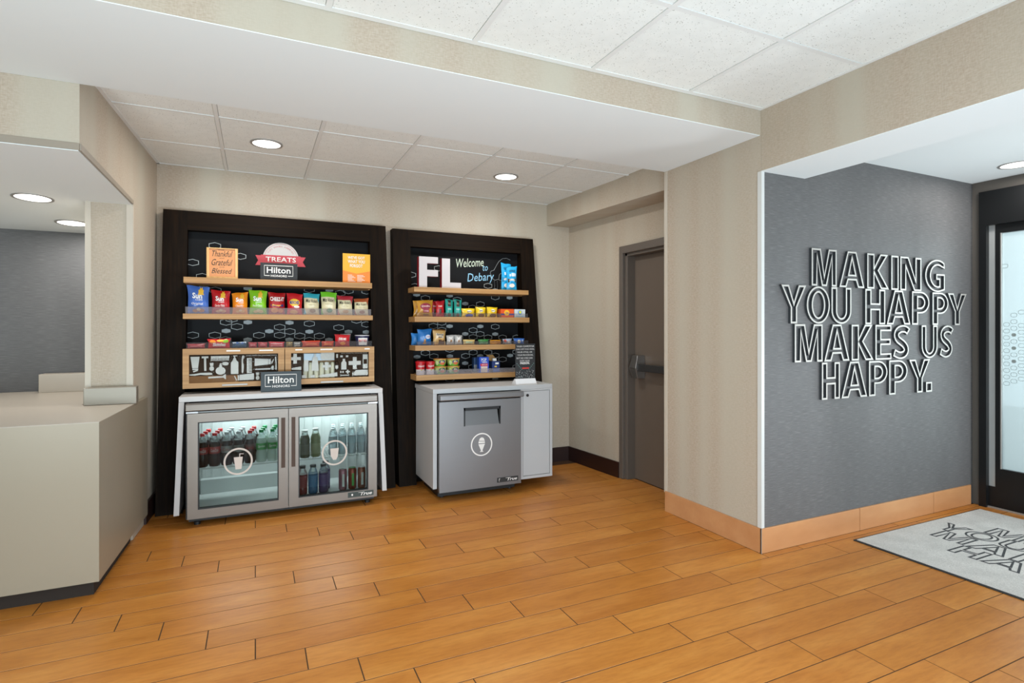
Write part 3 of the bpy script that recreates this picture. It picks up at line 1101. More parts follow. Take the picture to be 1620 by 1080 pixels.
def drawer(x0, x1, wx0, wx1, wz0, wz1, hx0, hx1, hz):
    d = MB()
    d.box(x0, wx0, DYF, DYF + .02, DRB, DRT)
    d.box(wx1, x1, DYF, DYF + .02, DRB, DRT)
    d.box(wx0, wx1, DYF, DYF + .02, DRB, wz0)
    d.box(wx0, wx1, DYF, DYF + .02, wz1, DRT)
    d.box(x0 + .01, x1 - .01, DYF + .0705, DYF + .08, DRB, DRT - .02)
    d.box(x0, x0 + .012, DYF + .02, DYF + .07, DRB, DRT - .02)
    d.box(x1 - .012, x1, DYF + .02, DYF + .07, DRB, DRT - .02)
    d.box(x0 + .012, x1 - .012, DYF + .02, DYF + .07, DRB, wz0 - .001)
    d.box(x0 + .012, x1 - .012, DYF + .02, DYF + .07, wz1 + .001, DRT - .02)
    o = d.build('drawer', OAK, unitL)
    d = MB().box(x0 + .012, x1 - .012, DYF + .085, fy(.95) - .004, DRB + .005, DRT - .02)
    d.build('drawer_box', BROWN, o)
    MB().box(hx0, hx1, DYF - .012, DYF - .0005, hz - .006, hz + .006).build('drawer_pull', SATIN, o, bev=.002)
    return o


dL = drawer(-.464, .198, -.425, .155, .944, 1.146, -.218, -.052, .925)
dR = drawer(.203, .866, .245, .824, .948, 1.146, .456, .625, .919)


def px_map(px0, px1, py0, py1, x0, x1, z0, z1, y):
    return lambda u, v: (x0 + (u - px0) / (px1 - px0) * (x1 - x0), y, z1 - (v - py0) / (py1 - py0) * (z1 - z0))


mb = MB()
fl = px_map(160, 1330, 490, 880, -.425, .155, .944, 1.146, DYF + .018)
mb.flat(rect(160, 490, 1330, 880), px_map(160, 1330, 490, 880, -.425, .155, .944, 1.146, DYF + .0200), 1)
mb.flat(rect(160, 785, 790, 880), px_map(160, 1330, 490, 880, -.425, .155, .944, 1.146, DYF + .0195), 2)
shapes = [
    [(175, 518), (290, 518), (270, 675), (197, 675)], rect(200, 680, 272, 700), [(205, 715), (265, 695), (270, 712), (212, 732)],
    rect(316, 515, 400, 540), [(345, 540), (372, 540), (375, 715), (348, 715)], rect(432, 514, 672, 545),
    [(417, 607), (467, 607), (460, 650), (424, 650)], ell(443, 685, 30, 32, 16),
    ell(557, 720, 65, 55, 24), rect(540, 640, 575, 668), rect(548, 615, 566, 640), ell(620, 622, 42, 25, 16), rect(566, 618, 590, 628),
    [(690, 770), (690, 610), (715, 580), (725, 545), (755, 545), (765, 580), (790, 610), (790, 770)], rect(733, 520, 748, 545), [(722, 510), (780, 510), (775, 520), (722, 524)],
    [(842, 515), (858, 512), (856, 560), (848, 600), (863, 650), (858, 740), (845, 770), (832, 740), (835, 650), (832, 560)], rect(858, 515, 868, 555),
    rect(903, 550, 925, 762),
    [(1008, 557), (1195, 570), (1195, 648), (1008, 665)], rect(1200, 570, 1228, 643), [(1235, 625), (1262, 572), (1272, 580), (1245, 640)],
    [(1015, 705), (1225, 700), (1225, 722), (1015, 722)], [(1230, 690), (1255, 665), (1270, 670), (1270, 725), (1240, 727)],
    [(1285, 540), (1305, 540), (1308, 620), (1312, 725), (1290, 725), (1295, 640)],
    [(160, 760), (230, 755), (300, 742), (420, 740), (455, 755), (440, 772), (380, 775), (300, 767), (230, 777), (160, 772)],
    [(400, 798), (590, 795), (600, 775), (625, 768), (628, 835), (612, 838), (595, 815), (400, 822)],
    [(805, 785), (998, 768), (998, 858), (805, 862)], rect(780, 790, 800, 862), [(732, 800), (745, 798), (775, 860), (760, 862)],
    [(1022, 758), (1072, 758), (1062, 800), (1032, 800)], ell(1048, 835, 26, 30, 16)]
shapes += [rect(432 + 20 * i, 545, 444 + 20 * i, 580) for i in range(12)]
shapes += [rect(925, 550 + 22 * i, 970, 564 + 22 * i) for i in range(10)]
for s in shapes:
    mb.flat(s, fl, 0)
mb.text('psst, inside for personal items.', 895, 1315, 528, 503, fl, 0)
mb.build('printed_film', [WPR, BROWN, M('inner_board_brown', '7E5A3C', 0.85, 0, 0.1)], dL)
MB().box(-.425, .155, DYF + .008, DYF + .011, .944, 1.146).build('window_pane', CLEAR, dL)

mb = MB()
fr_ = px_map(250, 1280, 480, 828, .245, .824, .948, 1.146, DYF + .018)
mb.flat(rect(250, 480, 405, 828), px_map(250, 1280, 480, 828, .245, .824, .948, 1.146, DYF + .0200), 1)
mb.flat(rect(815, 480, 1280, 828), px_map(250, 1280, 480, 828, .245, .824, .948, 1.146, DYF + .0200), 1)
shapes = [rect(252, 535, 375, 575), rect(280, 490, 325, 535), rect(280, 575, 325, 622), [(260, 680), (380, 662), (380, 710), (260, 705)], rect(415, 575, 472, 730),
          [(508, 725), (525, 545), (545, 535), (550, 490), (568, 490), (572, 535), (590, 545), (606, 728)],
          [(632, 490), (640, 482), (804, 482), (812, 490), (812, 560), (795, 580), (650, 580), (632, 560)],
          rect(650, 650, 768, 685), rect(685, 612, 730, 650), rect(685, 685, 730, 722),
          rect(838, 505, 860, 555), rect(892, 524, 925, 550), rect(968, 524, 1000, 550),
          [(905, 720), (905, 625), (925, 600), (925, 572), (957, 572), (957, 600), (975, 625), (975, 720)],
          rect(1005, 605, 1172, 660), rect(1062, 550, 1115, 605), rect(1062, 660, 1115, 718),
          rect(1200, 515, 1268, 582), rect(1200, 648, 1268, 712), rect(1200, 582, 1210, 648), rect(1260, 582, 1268, 648),
          rect(1055, 765, 1075, 805), [(1080, 760), (1110, 732), (1270, 732), (1270, 805), (1080, 805)],
          rect(965, 742, 983, 760), rect(1003, 742, 1022, 760), rect(983, 725, 1003, 778), rect(890, 740, 908, 765), rect(920, 740, 938, 765),
          rect(890, 793, 1012, 806), rect(890, 787, 905, 812), rect(998, 787, 1012, 812), rect(390, 780, 440, 818), rect(500, 780, 555, 818),
          [(595, 800), (655, 780), (850, 755), (855, 810), (660, 815)]]
for s in shapes:
    mb.flat(s, fr_, 0)
cap = [(820, 660), (820, 622), (826, 606), (844, 598), (862, 606), (868, 622), (868, 660)]
mb.ring(cap + [(868, 700), (844, 722), (820, 700)], [(844 + (a - 844) * .8, 660 + (b - 660) * .9) for a, b in cap + [(868, 700), (844, 722), (820, 700)]], lambda u, v, d: fr_(u, v), 0, 0, 0, 0)
mb.flat([(822, 660), (866, 660), (866, 700), (844, 720), (822, 700)], fr_, 0)
mb.text('psst, inside for personal items', 908, 1262, 502, 488, fr_, 0)
mb.build('printed_film', [WPR, BROWN], dR)
mb = MB()
for i in range(6):
    xx = .347 + i * .041
    mb.lathe(xx, DYF + .046, [(.019, 0), (.019, .10), (.015, .112), (.013, .118)], 12, z=.951, mi=0)
mb.box(.338, .566, DYF + .030, DYF + .066, 1.085, 1.14, 1)
mb.build('stored_bottles', [M('cream_plastic', 'CFC9B0', 0.4), M('pale_blue_pack', 'C3D6E6', 0.4)], dR)
MB().box(.245, .824, DYF + .008, DYF + .011, .948, 1.146).build('window_pane', CLEAR, dR)
# shelf price strips
for x0, x1 in ((-.19, -.10), (.025, .12), (.275, .325), (.455, .545), (.79, .83)):
    MB().box(x0, x1, DYF - .0015, DYF - .0003, 1.166, 1.176).build('price_strip', PWHITE, dL if x0 < .2 else dR)

unitR = thing('display_unit', 'dark espresso display unit with four snack shelves, beside the exit door', 'display', (1.75, 4.7, 0), 'leaning espresso display units')
lean(MB(), 1.098, 1.247, 1.072, 1.225, 0, 2.195).build('stile', ESP, unitR)
lean(MB(), 2.315, 2.515, 2.292, 2.428, 0, 2.195).build('stile', ESP, unitR)
lean(MB(), 1.2252, 2.2918, 1.2252, 2.2918, 2.048, 2.195).build('top_rail', ESPX, unitR)
bpR = MB().box(1.2, 2.34, 4.832, 4.8515, 0, 2.18).build('back_panel', PANEL, unitR)
H2o = [(1.256, 1.809), (1.288, 1.709), (1.506, 1.878), (1.99, 1.735), (1.384, 1.605), (1.685, 1.597), (2.064, 1.629), (1.912, 1.561), (1.836, 1.527), (1.457, 1.355), (1.536, 1.386), (1.536, 1.32), (1.84, 1.317), (1.91, 1.282), (1.84, 1.253), (1.99, 1.249), (2.064, 1.35), (2.14, 1.248), (2.288, 1.247), (1.699, 1.251), (1.384, 1.115), (1.462, 1.082), (1.613, 1.141), (1.766, 1.079), (1.84, 1.111), (1.99, 1.109), (2.064, 1.077), (2.14, 1.039), (1.836, 0.976), (2.288, 1.107), (2.288, 0.963), (1.614, 0.87)]
H2f = [(1.303, 1.634), (1.611, 1.633), (1.762, 1.562), (2.214, 1.629), (2.064, 1.696), (1.468, 1.564), (1.611, 1.354), (1.912, 1.353), (1.762, 1.283), (2.064, 1.28), (1.307, 1.08), (1.613, 1.08), (1.912, 1.076), (2.219, 1.074), (1.762, 1.012), (2.064, 0.853)]
hex_print(bpR, H2o, H2f, .082, .052)
mb = MB()
fc = lambda u, v: (u, 4.8305, v)
tilt = lambda z0: (lambda u, v: (u, 4.8305, v + (u - 1.81) * .09))
mb.text('Welcome', 1.672, 1.945, 1.905, 1.985, tilt(0), 0, shear=.12)
mb.text('to', 1.935, 1.988, 1.862, 1.912, tilt(0), 1, shear=.15)
mb.text('Debary', 1.784, 2.05, 1.745, 1.845, tilt(0), 1, shear=.12)
mb.build('chalk_lettering', [M('chalk_white', 'CAD6C4', 0.8), M('chalk_blue', '8FC3E0', 0.8)], bpR)
# chalk outline drawing of an animal beside the words
mb = MB()
ch = [(2.012, 1.855), (2.02, 1.84), (2.03, 1.81), (2.06, 1.79), (2.09, 1.80), (2.12, 1.79), (2.15, 1.80)]
tp = [(2.012, 1.855), (2.02, 1.875), (2.05, 1.885), (2.075, 1.93), (2.10, 1.97), (2.14, 2.0), (2.18, 2.005), (2.22, 1.99)]
ear = [(2.10, 1.80), (2.105, 1.84), (2.12, 1.86), (2.14, 1.845), (2.155, 1.815), (2.15, 1.80)]
for line in (ch, tp, ear):
    mb.tube([(x, 4.8308, z) for x, z in line], .0022, 5)
for k in range(5):
    x = 2.055 + k * .03
    mb.tube([(x, 4.8312, 1.785), (x + .004, 4.8312, 1.74), (x - .002, 4.8312, 1.70)], .0010, 5)
mb.build('chalk_drawing', M('chalk_grey', '8E9496', 0.8), bpR)
RS = [(1.680, 1.198, 2.262, .041), (1.432, 1.20, 2.266, .044), (1.190, 1.202, 2.262, .042), (.943, 1.208, 2.255, .044)]
rsh = []
for i, (zt, x0, x1, th) in enumerate(RS):
    rsh.append(shelf(unitR, x0, x1, 4.52 - .01 * i, zt, th, 1.244, 2.295))
for i, (h, m) in ((1, (.036, CACRYL)), (2, (.034, CACRYL)), (3, (.040, ACRYL))):
    zt = RS[i][0]
    MB().box(1.215, 2.25, 4.525 - .01 * i, 4.528 - .01 * i, zt + .0003, zt + h).build('acrylic_lip', m, rsh[i])
    for x in ((1.4835, 1.5625, 1.988), (1.368, 1.772, 2.019, 2.124), (1.388, 1.70, 1.90, 2.1))[i - 1]:
        MB().box(x - .001, x + .001, 4.529 - .01 * i, 4.68, zt + .0003, zt + .03).build('acrylic_divider', CACRYL, rsh[i])

# ------------------------------------------------------------------ refrigerator and its surround
top = thing('refrigerator_surround', 'white laminate top and side panels around the glass-door refrigerator', 'cabinet', (.2, 4.5, 0))
MB().box(-.470, .900, 4.34, 4.668, .832, .868).build('top_panel', LAM, top, bev=.002)
for xa, xb in (((-.500, -.468), (-.470, -.438)), ((.898, .932), (.866, .900))):
    mb = MB()
    mb.hexa([(xa[0], 4.34, .068), (xa[1], 4.34, .068), (xa[1], 4.618, .068), (xa[0], 4.618, .068), (xb[0], 4.34, .8315), (xb[1], 4.34, .8315), (xb[1], 4.66, .8315), (xb[0], 4.66, .8315)])
    mb.build('side_panel', LAM, top)

fr = thing('refrigerator', 'stainless undercounter refrigerator with two lit glass doors of drinks', 'refrigerator', (.21, 4.5, 0))
mb = MB()
X0, X1, Y0, Y1, Z0, Z1 = -.424, .846, 4.29, 4.80, .05, .77
mb.box(X0, X0 + .03, Y0, Y1, Z0, Z1, 1)
mb.box(X1 - .03, X1, Y0, Y1, Z0, Z1, 1)
mb.box(X0 + .03, X1 - .03, Y0, Y1, Z0, Z0 + .05, 0)
mb.box(X0 + .03, X1 - .03, Y0, Y1, Z1 - .025, Z1, 0)
mb.box(X0 + .03, X1 - .03, Y1 - .03, Y1, Z0 + .05, Z1 - .025, 0)
mb.box(X0 + .0302, X0 + .034, Y0 + .002, Y1 - .03, Z0 + .05, Z1 - .025, 0)
mb.box(X1 - .034, X1 - .0302, Y0 + .002, Y1 - .03, Z0 + .05, Z1 - .025, 0)
for i in range(18):
    x = X0 + .06 + i * .066
    mb.box(x, x + .010, Y1 - .038, Y1 - .03, Z0 + .09, Z1 - .03, 0)
mb.box(.19, .238, 4.29, 4.34, Z0 + .05, Z1 - .025, 0)
mb.build('cabinet_body', [LINER, BLACK], fr)
mb = MB().box(-.41, .83, 4.33, 4.78, .02, .0495)
mb.build('shadow_plinth', BLACK, fr)
for x in (-.36, .78):
    for y in (4.33, 4.7):
        MB().lathe(x, y, [(.02, 0), (.02, .02)], 12).build('foot', BLACK, fr)
MB().box(-.426, .847, 4.262, 4.335, .776, .826).build('top_bar', STEEL, fr, bev=.006)
MB().box(X0 + .04, X1 - .04, 4.305, 4.32, .735, .744).build('led_strip', LED, fr)
for x in (-.385, .81):
    MB().box(x - .035, x + .035, 4.262, 4.287, .764, .774).build('hinge', CHROME, fr)
for x0, x1 in ((-.37, .188), (.242, .80)):
    mb = MB()
    z = .368
    for k in range(24):
        x = x0 + .01 + (x1 - x0 - .02) * k / 23
        mb.tube([(x, 4.36, z), (x, 4.75, z)], .0018, 5)
    for y in (4.36, 4.55, 4.75):
        mb.tube([(x0, y, z - .004), (x1, y, z - .004)], .003, 6)
    mb.build('wire_shelf', M('shelf_wire', 'D2D4D2', 0.3, 0.6), fr)
MB().box(-.37, .186, 4.70, 4.765, .10, .205).build('lower_ledge', LINER, fr)
MB().box(-.335, -.295, 4.7605, 4.761, .66, .71).build('thermometer_card', M('teal_card', '2F6F7E', 0.5), fr)


def fdoor(x0, x1, gx0, gx1, gz0, gz1, hx0, hx1, icon):
    z0, z1, yf, yb = .058, .762, 4.25, 4.286
    mb = MB()
    mb.box(x0, gx0, yf, yb, z0, z1)
    mb.box(gx1, x1, yf, yb, z0, z1)
    mb.box(gx0, gx1, yf, yb, z0, gz0)
    mb.box(gx0, gx1, yf, yb, gz1, z1)
    d = mb.build('door', STEEL, fr)
    mb = MB()
    g = .007
    mb.box(gx0, gx0 + g, yf - .001, yb, gz0, gz1)
    mb.box(gx1 - g, gx1, yf - .001, yb, gz0, gz1)
    mb.box(gx0 + g, gx1 - g, yf - .001, yb, gz0, gz0 + g)
    mb.box(gx0 + g, gx1 - g, yf - .001, yb, gz1 - g, gz1)
    mb.build('gasket', BLACK, d)
    MB().box(gx0 + .006, gx1 - .006, yf + .008, yf + .013, gz0 + .006, gz1 - .006).build('door_glass', FRIDGEG, d)
    MB().box(hx0, hx1, yf - .0016, yf - .0002, .345, .700).build('handle_recess', M('copper_recess', '46352B', 0.5, 0.5), d)
    mb = MB()
    cx, cz = icon
    f = lambda u, v, dd=0: (u, yf + .0065 + dd, v)
    mb.ring(ell(cx, cz, .0905, .0925, 40), ell(cx, cz, .079, .081, 40), f, 0, .0008)
    if cx < .2:
        mb.flat([(cx - .017, cz - .054), (cx + .02, cz - .054), (cx + .028, cz + .03), (cx - .028, cz + .03)], f)
        mb.flat([(cx + .006, cz + .03), (cx + .011, cz + .03), (cx + .012, cz + .049), (cx + .034, cz + .047), (cx + .034, cz + .052), (cx + .007, cz + .054)], f)
    else:
        mb.flat([(cx - .030, cz + .032), (cx - .026, cz - .022), (cx - .010, cz - .052), (cx + .012, cz - .052), (cx + .022, cz - .03), (cx + .03, cz + .032)], f)
    mb.build('drink_icon', M('icon_pale', 'C9BCB2', 0.5), d)
    return d


fdoor(-.412, .2115, -.350, .150, .118, .704, .166, .193, (-.107, .417))
dR2 = fdoor(.2165, .838, .281, .774, .118, .700, .234, .260, (.530, .417))
bdg = MB().box(.624, .812, 4.246, 4.2495, .074, .112).build('maker_badge', M('badge_green', '2C3834', 0.4), dR2)
mb = MB()
mb.text('True', .715, .80, .082, .106, lambda u, v: (u, 4.2452, v), shear=.3, bold=.02)
mb.box(.70, .735, 4.2452, 4.2456, .1035, .1055)
mb.flat(ell(.655, .093, .006, .008, 14), lambda u, v: (u, 4.2452, v))
mb.build('badge_print', PWHITE, dR2)


# drinks in the refrigerator
def bottle_proto(name, label, cat, group, liquid, label_m, cap_m, h=.232, r=.0355, word=None, wcol=None, kind='soda', loc=(0, 0, 0), fill=.62):
    t = thing(name, label, cat, loc, group)
    x, y, z = loc
    if kind == 'soda':
        prof = [(.6, 0), (.93, .02), (1, .06), (1, .28), (.90, .36), (.92, .44), (1, .58), (.98, .66), (.82, .75), (.5, .86), (.38, .90), (.38, .95)]
        lab0, lab1, cp = .40, .60, .92
    elif kind == 'tea':
        prof = [(.85, 0), (1, .03), (1, .50), (.94, .55), (1, .60), (.98, .68), (.70, .82), (.58, .86), (.58, .93)]
        lab0, lab1, cp = .12, .48, .91
    elif kind == 'water':
        prof = [(.6, 0), (.95, .02), (1, .06), (.92, .12), (1, .18), (.92, .24), (1, .30), (.95, .36), (1, .44), (1, .62), (.9, .70), (.55, .84), (.40, .88), (.40, .94)]
        lab0, lab1, cp = .42, .64, .90
    else:
        prof = [(.8, 0), (1, .03), (1, .2), (.9, .28), (.9, .42), (1, .5), (1, .68), (.8, .78), (.58, .84), (.58, .93)]
        lab0, lab1, cp = .24, .62, .88
    P = [(a * r, b * h) for a, b in prof]
    lowp = [p for p in P if p[1] <= fill * h + 1e-6]
    hip = [lowp[-1]] + [p for p in P if p[1] > fill * h + 1e-6]
    MB().lathe(x, y, lowp, 14, z=z).build('liquid', liquid, t, smooth=50)
    MB().lathe(x, y, hip, 14, z=z, cap=False).build('bottle_neck', PET, t, smooth=50)
    if label_m:
        lb = MB().lathe(x, y, [(r * 1.015, lab0 * h), (r * 1.02, lab1 * h)], 16, z=z, cap=False).build('wrap_label', label_m, t, smooth=50)
        if word:
            mb = MB()
            zz = z + (lab0 + lab1) / 2 * h
            mb.text(word, -.024, .024, -.011, .011, lambda u, v: (x + (r * 1.04) * sin(u / r), y - (r * 1.04) * cos(u / r), zz + v), shear=.25)
            mb.build('label_print', wcol, lb)
    cr = r * (.44 if kind in ('soda', 'water') else .64)
    MB().lathe(x, y, [(cr, cp * h), (cr, (cp + .08) * h), (cr * .9, (cp + .085) * h)], 14, z=z).build('cap', cap_m, t, smooth=40)
    return t


COLA = M('cola_liquid', '1A0A05', 0.25, 0, 0.15)
REDL = M('cola_red_label', '9E1B18', 0.35)
SILV = M('silver_label', '8E8A88', 0.35, 0.3)
REDC = M('red_cap', 'C81E22', 0.4)
SILC = M('silver_cap', 'B9BCBE', 0.4)
GRNC = M('green_cap', '0E8A4A', 0.4)
GRNL = M('green_label', '2E8F3E', 0.35)
LEMON = M('clear_soda', 'BFD0C6', 0.1)
LEMON.node_tree.nodes['Principled BSDF'].inputs['Alpha'].default_value = .55
ZSH = .3715
cols = [(-.333, 'red', 'first'), (-.258, 'red', 'second'), (-.183, 'silver', 'third'), (-.109, 'silver', 'fourth'), (-.035, 'zero', 'fifth'), (.039, 'lemon', 'sixth'), (.113, 'lemon', 'seventh')]
protos = {}
rown = ['front', 'middle', 'back']
desc = {'red': 'red-capped cola bottle with a red label', 'silver': 'silver-capped cola bottle with a grey label', 'zero': 'red-capped cola bottle with a dark red-lettered label', 'lemon': 'green-capped clear soda bottle with a green label'}
for x, kind, ordn in cols:
    for k in range(3):
        loc = (x + .013 * k, 4.385 + .085 * k, ZSH)
        lb = '%s, %s of the %s column from left' % (desc[kind], rown[k], ordn)
        if kind not in protos:
            a = {'red': (COLA, REDL, REDC, 'Coca-Cola', PWHITE), 'silver': (COLA, SILV, SILC, 'Coke', C('8C1A1A')), 'zero': (COLA, M('zero_label', '4A2422', 0.35), REDC, 'Coca-Cola', C('C0282A')), 'lemon': (LEMON, GRNL, GRNC, 'Sprite', PWHITE)}[kind]
            protos[kind] = bottle_proto('soda_bottle', lb, 'bottle', 'soda bottles in the refrigerator', a[0], a[1], a[2], word=a[3], wcol=a[4], loc=loc, fill=.76)
        else:
            copy_tree(protos[kind], loc, lb)
tea = bottle_proto('tea_bottle', 'dark olive tea bottle standing nearest the door handle', 'bottle', 'tea bottles in the refrigerator', M('tea_dark', '4A4E3C', 0.25), M('tea_dark_label', '565A48', 0.4), M('tea_cap', 'D8DCD8', 0.4), h=.205, r=.036, kind='tea', loc=(.335, 4.40, ZSH), fill=.82)
tea2 = bottle_proto('tea_bottle', 'light olive green tea bottle, second from the door handle', 'bottle', 'tea bottles in the refrigerator', M('tea_green', '79805A', 0.25), M('tea_green_label', '878C66', 0.4), M('tea_cap2', 'D8DCD8', 0.4), h=.212, r=.036, kind='tea', loc=(.412, 4.41, ZSH), fill=.82)
WATER = glass('water_bottle_body', 'F2F8FA', 1.0, 0.5, 'E6F0F4')
wp = None
for i, (x, o_) in enumerate(((.535, 'first'), (.605, 'second'), (.676, 'third'), (.747, 'fourth'))):
    for k in range(3):
        loc = (x + .012 * k, 4.40 + .085 * k, ZSH)
        lb = 'clear water bottle at the %s of the %s water column from the left' % (rown[k], o_)
        if wp is None:
            wp = bottle_proto('water_bottle', lb, 'bottle', 'water bottles in the refrigerator', WATER, M('water_label', 'A4B8C0', 0.35), M('water_cap', 'D5E0E2', 0.4), h=.205, r=.032, kind='water', loc=loc, fill=.70)
        else:
            copy_tree(wp, loc, lb)
ZL = .1005
for x, y, lq, lbm, cpm, lb in ((.318, 4.39, '7A3030', '8A3C3C', '3A3A3A', 'red sports drink bottle on the refrigerator floor'),
                          (.392, 4.39, '2E5F86', '3A76A0', '30383C', 'blue sports drink bottle on the refrigerator floor'),
                          (.466, 4.39, '4C3E66', '5E4C80', '2E2E32', 'dark purple sports drink bottle on the refrigerator floor, front of two'),
                          (.49, 4.48, '5A4A78', '6B5890', '2E2E32', 'dark purple sports drink bottle on the refrigerator floor, behind another')):
    bottle_proto('sports_drink_bottle', lb, 'bottle', 'sports drinks on the refrigerator floor', M('drink_' + lq, lq, 0.2), M('label_' + lbm, lbm, 0.4), M('cap_' + cpm, cpm, 0.4), h=.222, r=.035, kind='sport', loc=(x, y, ZL), fill=.70)
for x, c1, c2, lb in ((.607, 'A8707C', 'C0C0C0', 'dusty pink drink can on the refrigerator floor'), (.678, '9A4A3A', '3E8A3A', 'red and green drink can on the refrigerator floor'), (.748, 'A0604C', 'C0C0C0', 'copper red drink can on the refrigerator floor')):
    t = thing('drink_can', lb, 'can', (x, 4.39, ZL), 'cans on the refrigerator floor')
    MB().lathe(x, 4.39, [(.024, 0), (.031, .012), (.031, .145), (.025, .160)], 18, z=ZL).build('can_body', M('can_' + c1, c1, 0.3, 0.4), t, smooth=40)
    MB().lathe(x, 4.39, [(.0255, .160), (.0265, .164), (.0235, .164)], 18, z=ZL).build('can_lid', M('can_lid_' + c2, c2, 0.3, 0.6), t, smooth=40)
    MB().box(x - .008, x + .008, 4.39 - .033, 4.39 - .0313, ZL + .03, ZL + .125).build('can_print', PWHITE if c2 == 'C0C0C0' else C('4FA84A'), t)

# ------------------------------------------------------------------ freezer with cabinet
sur = thing('freezer_cabinet', 'pale grey laminate cabinet around the steel freezer with a locked side door', 'cabinet', (1.76, 4.35, 0))
MB().box(1.240, 2.286, 4.12, 4.652, .828, .864).build('top_panel', GLAM, sur, bev=.002)
MB().box(1.240, 1.271, 4.12, 4.618, .095, .8275).build('side_panel', GLAM, sur)
mb = MB()
mb.box(1.988, 2.010, 4.12, 4.615, .085, .8275)
mb.box(2.262, 2.286, 4.12, 4.615, .085, .8275)
mb.box(2.010, 2.262, 4.12, 4.615, .085, .108)
mb.box(2.010, 2.262, 4.12, 4.615, .815, .8275)
mb.box(2.010, 2.262, 4.15, 4.615, .108, .815)
mb.build('side_compartment', GLAM, sur)
cd = MB().box(2.0135, 2.2585, 4.123, 4.149, .1115, .8115).build('compartment_door', GLAM, sur)
mb = MB().prism(ell(2.052, .778, .0115, .0115, 18), lambda u, v, d: (u, 4.1165 + d, v), 0, .006)
mb.box(2.0505, 2.0535, 4.1155, 4.1168, .772, .784)
mb.build('lock', M('dark_metal', '3A3A3A', 0.35, 0.8), cd)
fz2 = thing('freezer', 'dark steel undercounter freezer with a recessed pull and ice cream sundae symbol', 'freezer', (1.62, 4.3, 0))
MB().box(1.284, 1.976, 4.115, 4.59, .065, .775).build('cabinet_body', BLACK, fz2)
MB().box(1.30, 1.965, 4.19, 4.58, .012, .0645).build('shadow_plinth', BLACK, fz2)  # black box added as the dark shadow under the freezer
for x in (1.34, 1.93):
    for y in (4.22, 4.55):
        MB().lathe(x, y, [(.02, 0), (.02, .0115)], 12).build('foot', BLACK, fz2)
MB().box(1.274, 1.984, 4.045, 4.116, .778, .822).build('top_bar', DSTEEL, fz2, bev=.007)
fd = MB()
a0, a1, b0, b1 = 1.474, 1.788, .575, .713
fd.box(1.277, a0, 4.075, 4.112, .072, .767)
fd.box(a1, 1.970, 4.075, 4.112, .072, .767)
fd.box(a0, a1, 4.075, 4.112, .072, b0)
fd.box(a0, a1, 4.075, 4.112, b1, .767)
fd = fd.build('door', DSTEEL, fz2)
mb = MB()
mb.box(a0, a1, 4.108, 4.112, b0, b1)
mb.hexa([(a0, 4.0735, b0 - .006), (a0 + .012, 4.0735, b0 - .006), (a0 + .012, 4.11, b0 - .006), (a0, 4.11, b0 - .006), (a0, 4.0735, b1), (a0 + .012, 4.0735, b1), (a0 + .012, 4.11, b1), (a0, 4.11, b1)])
mb.box(a1 - .012, a1, 4.0735, 4.11, b0 - .006, b1)
mb.box(a0, a1, 4.0735, 4.11, b1 - .022, b1)
mb.build('pull_frame', BLACK, fd)
mb = MB()
mb.hexa([(a0 + .012, 4.0745, b0 - .002), (a1 - .014, 4.0745, b0 - .002), (a1 - .014, 4.09, b0 - .002), (a0 + .012, 4.09, b0 - .002), (a0 + .012, 4.092, b1 - .026), (a1 - .024, 4.092, b1 - .026), (a1 - .024, 4.1, b1 - .026), (a0 + .012, 4.1, b1 - .026)])
mb.build('pull_scoop', M('scoop_grey', '6E6F70', 0.4, 0.5), fd)
mb = MB()
f = lambda u, v, d=0: (u, 4.0742 + d, v)
cx, cz = 1.624, .416
mb.ring(ell(cx, cz, .091, .091, 44), ell(cx, cz, .081, .081, 44), f, 0, .0006)
mb.flat([(cx - .028, cz + .004), (cx + .028, cz + .004), (cx + .006, cz - .048), (cx + .016, cz - .058), (cx - .016, cz - .058), (cx - .006, cz - .048)], f)
mb.flat([(cx - .028, cz + .010), (cx + .028, cz + .010), (cx + .027, cz + .022), (cx - .026, cz + .026)], f)
mb.flat([(cx - .026, cz + .030), (cx + .027, cz + .026)] + ell(cx + .001, cz + .034, .022, .022, 10, 0.1, pi - .1), f)
mb.build('sundae_icon', PWHITE, fd)
MB().box(1.757, 1.943, 4.0725, 4.0745, .098, .136).build('maker_badge', M('badge_black', '26292A', 0.4), fd)
mb = MB()
mb.text('True', 1.845, 1.932, .106, .130, lambda u, v: (u, 4.0718, v), shear=.3, bold=.02)
mb.box(1.83, 1.865, 4.0717, 4.0721, .1275, .1295)
mb.text('r', 1.772, 1.782, .106, .13, lambda u, v: (u, 4.0718, v))
mb.build('badge_print', PWHITE, fd)


# ------------------------------------------------------------------ signs and cards
def card_frame_text(mb, x0, x1, z0, z1, y, mi):
    """boxed serif word over a small word, as on the loyalty cards"""
    w, h = x1 - x0, z1 - z0
    f = lambda u, v: (x0 + u * w, y, z0 + v * h)
    t = .018
    tx = t * h / w * 1.0
    mb.flat(rect(0.10, .26, .10 + tx, .86), f, mi)
    mb.flat(rect(.88 - tx, .26, .88, .86), f, mi)
    mb.flat(rect(.10, .86 - t * 1.6, .88, .86), f, mi)
    mb.flat(rect(.10, .26, .25, .26 + t * 1.6), f, mi)
    mb.flat(rect(.74, .26, .88, .26 + t * 1.6), f, mi)
    mb.text('Hilton', .17, .81, .42, .76, f, mi, bold=.012)
    mb.text('HONORS', .28, .71, .21, .33, f, mi, bold=.012)


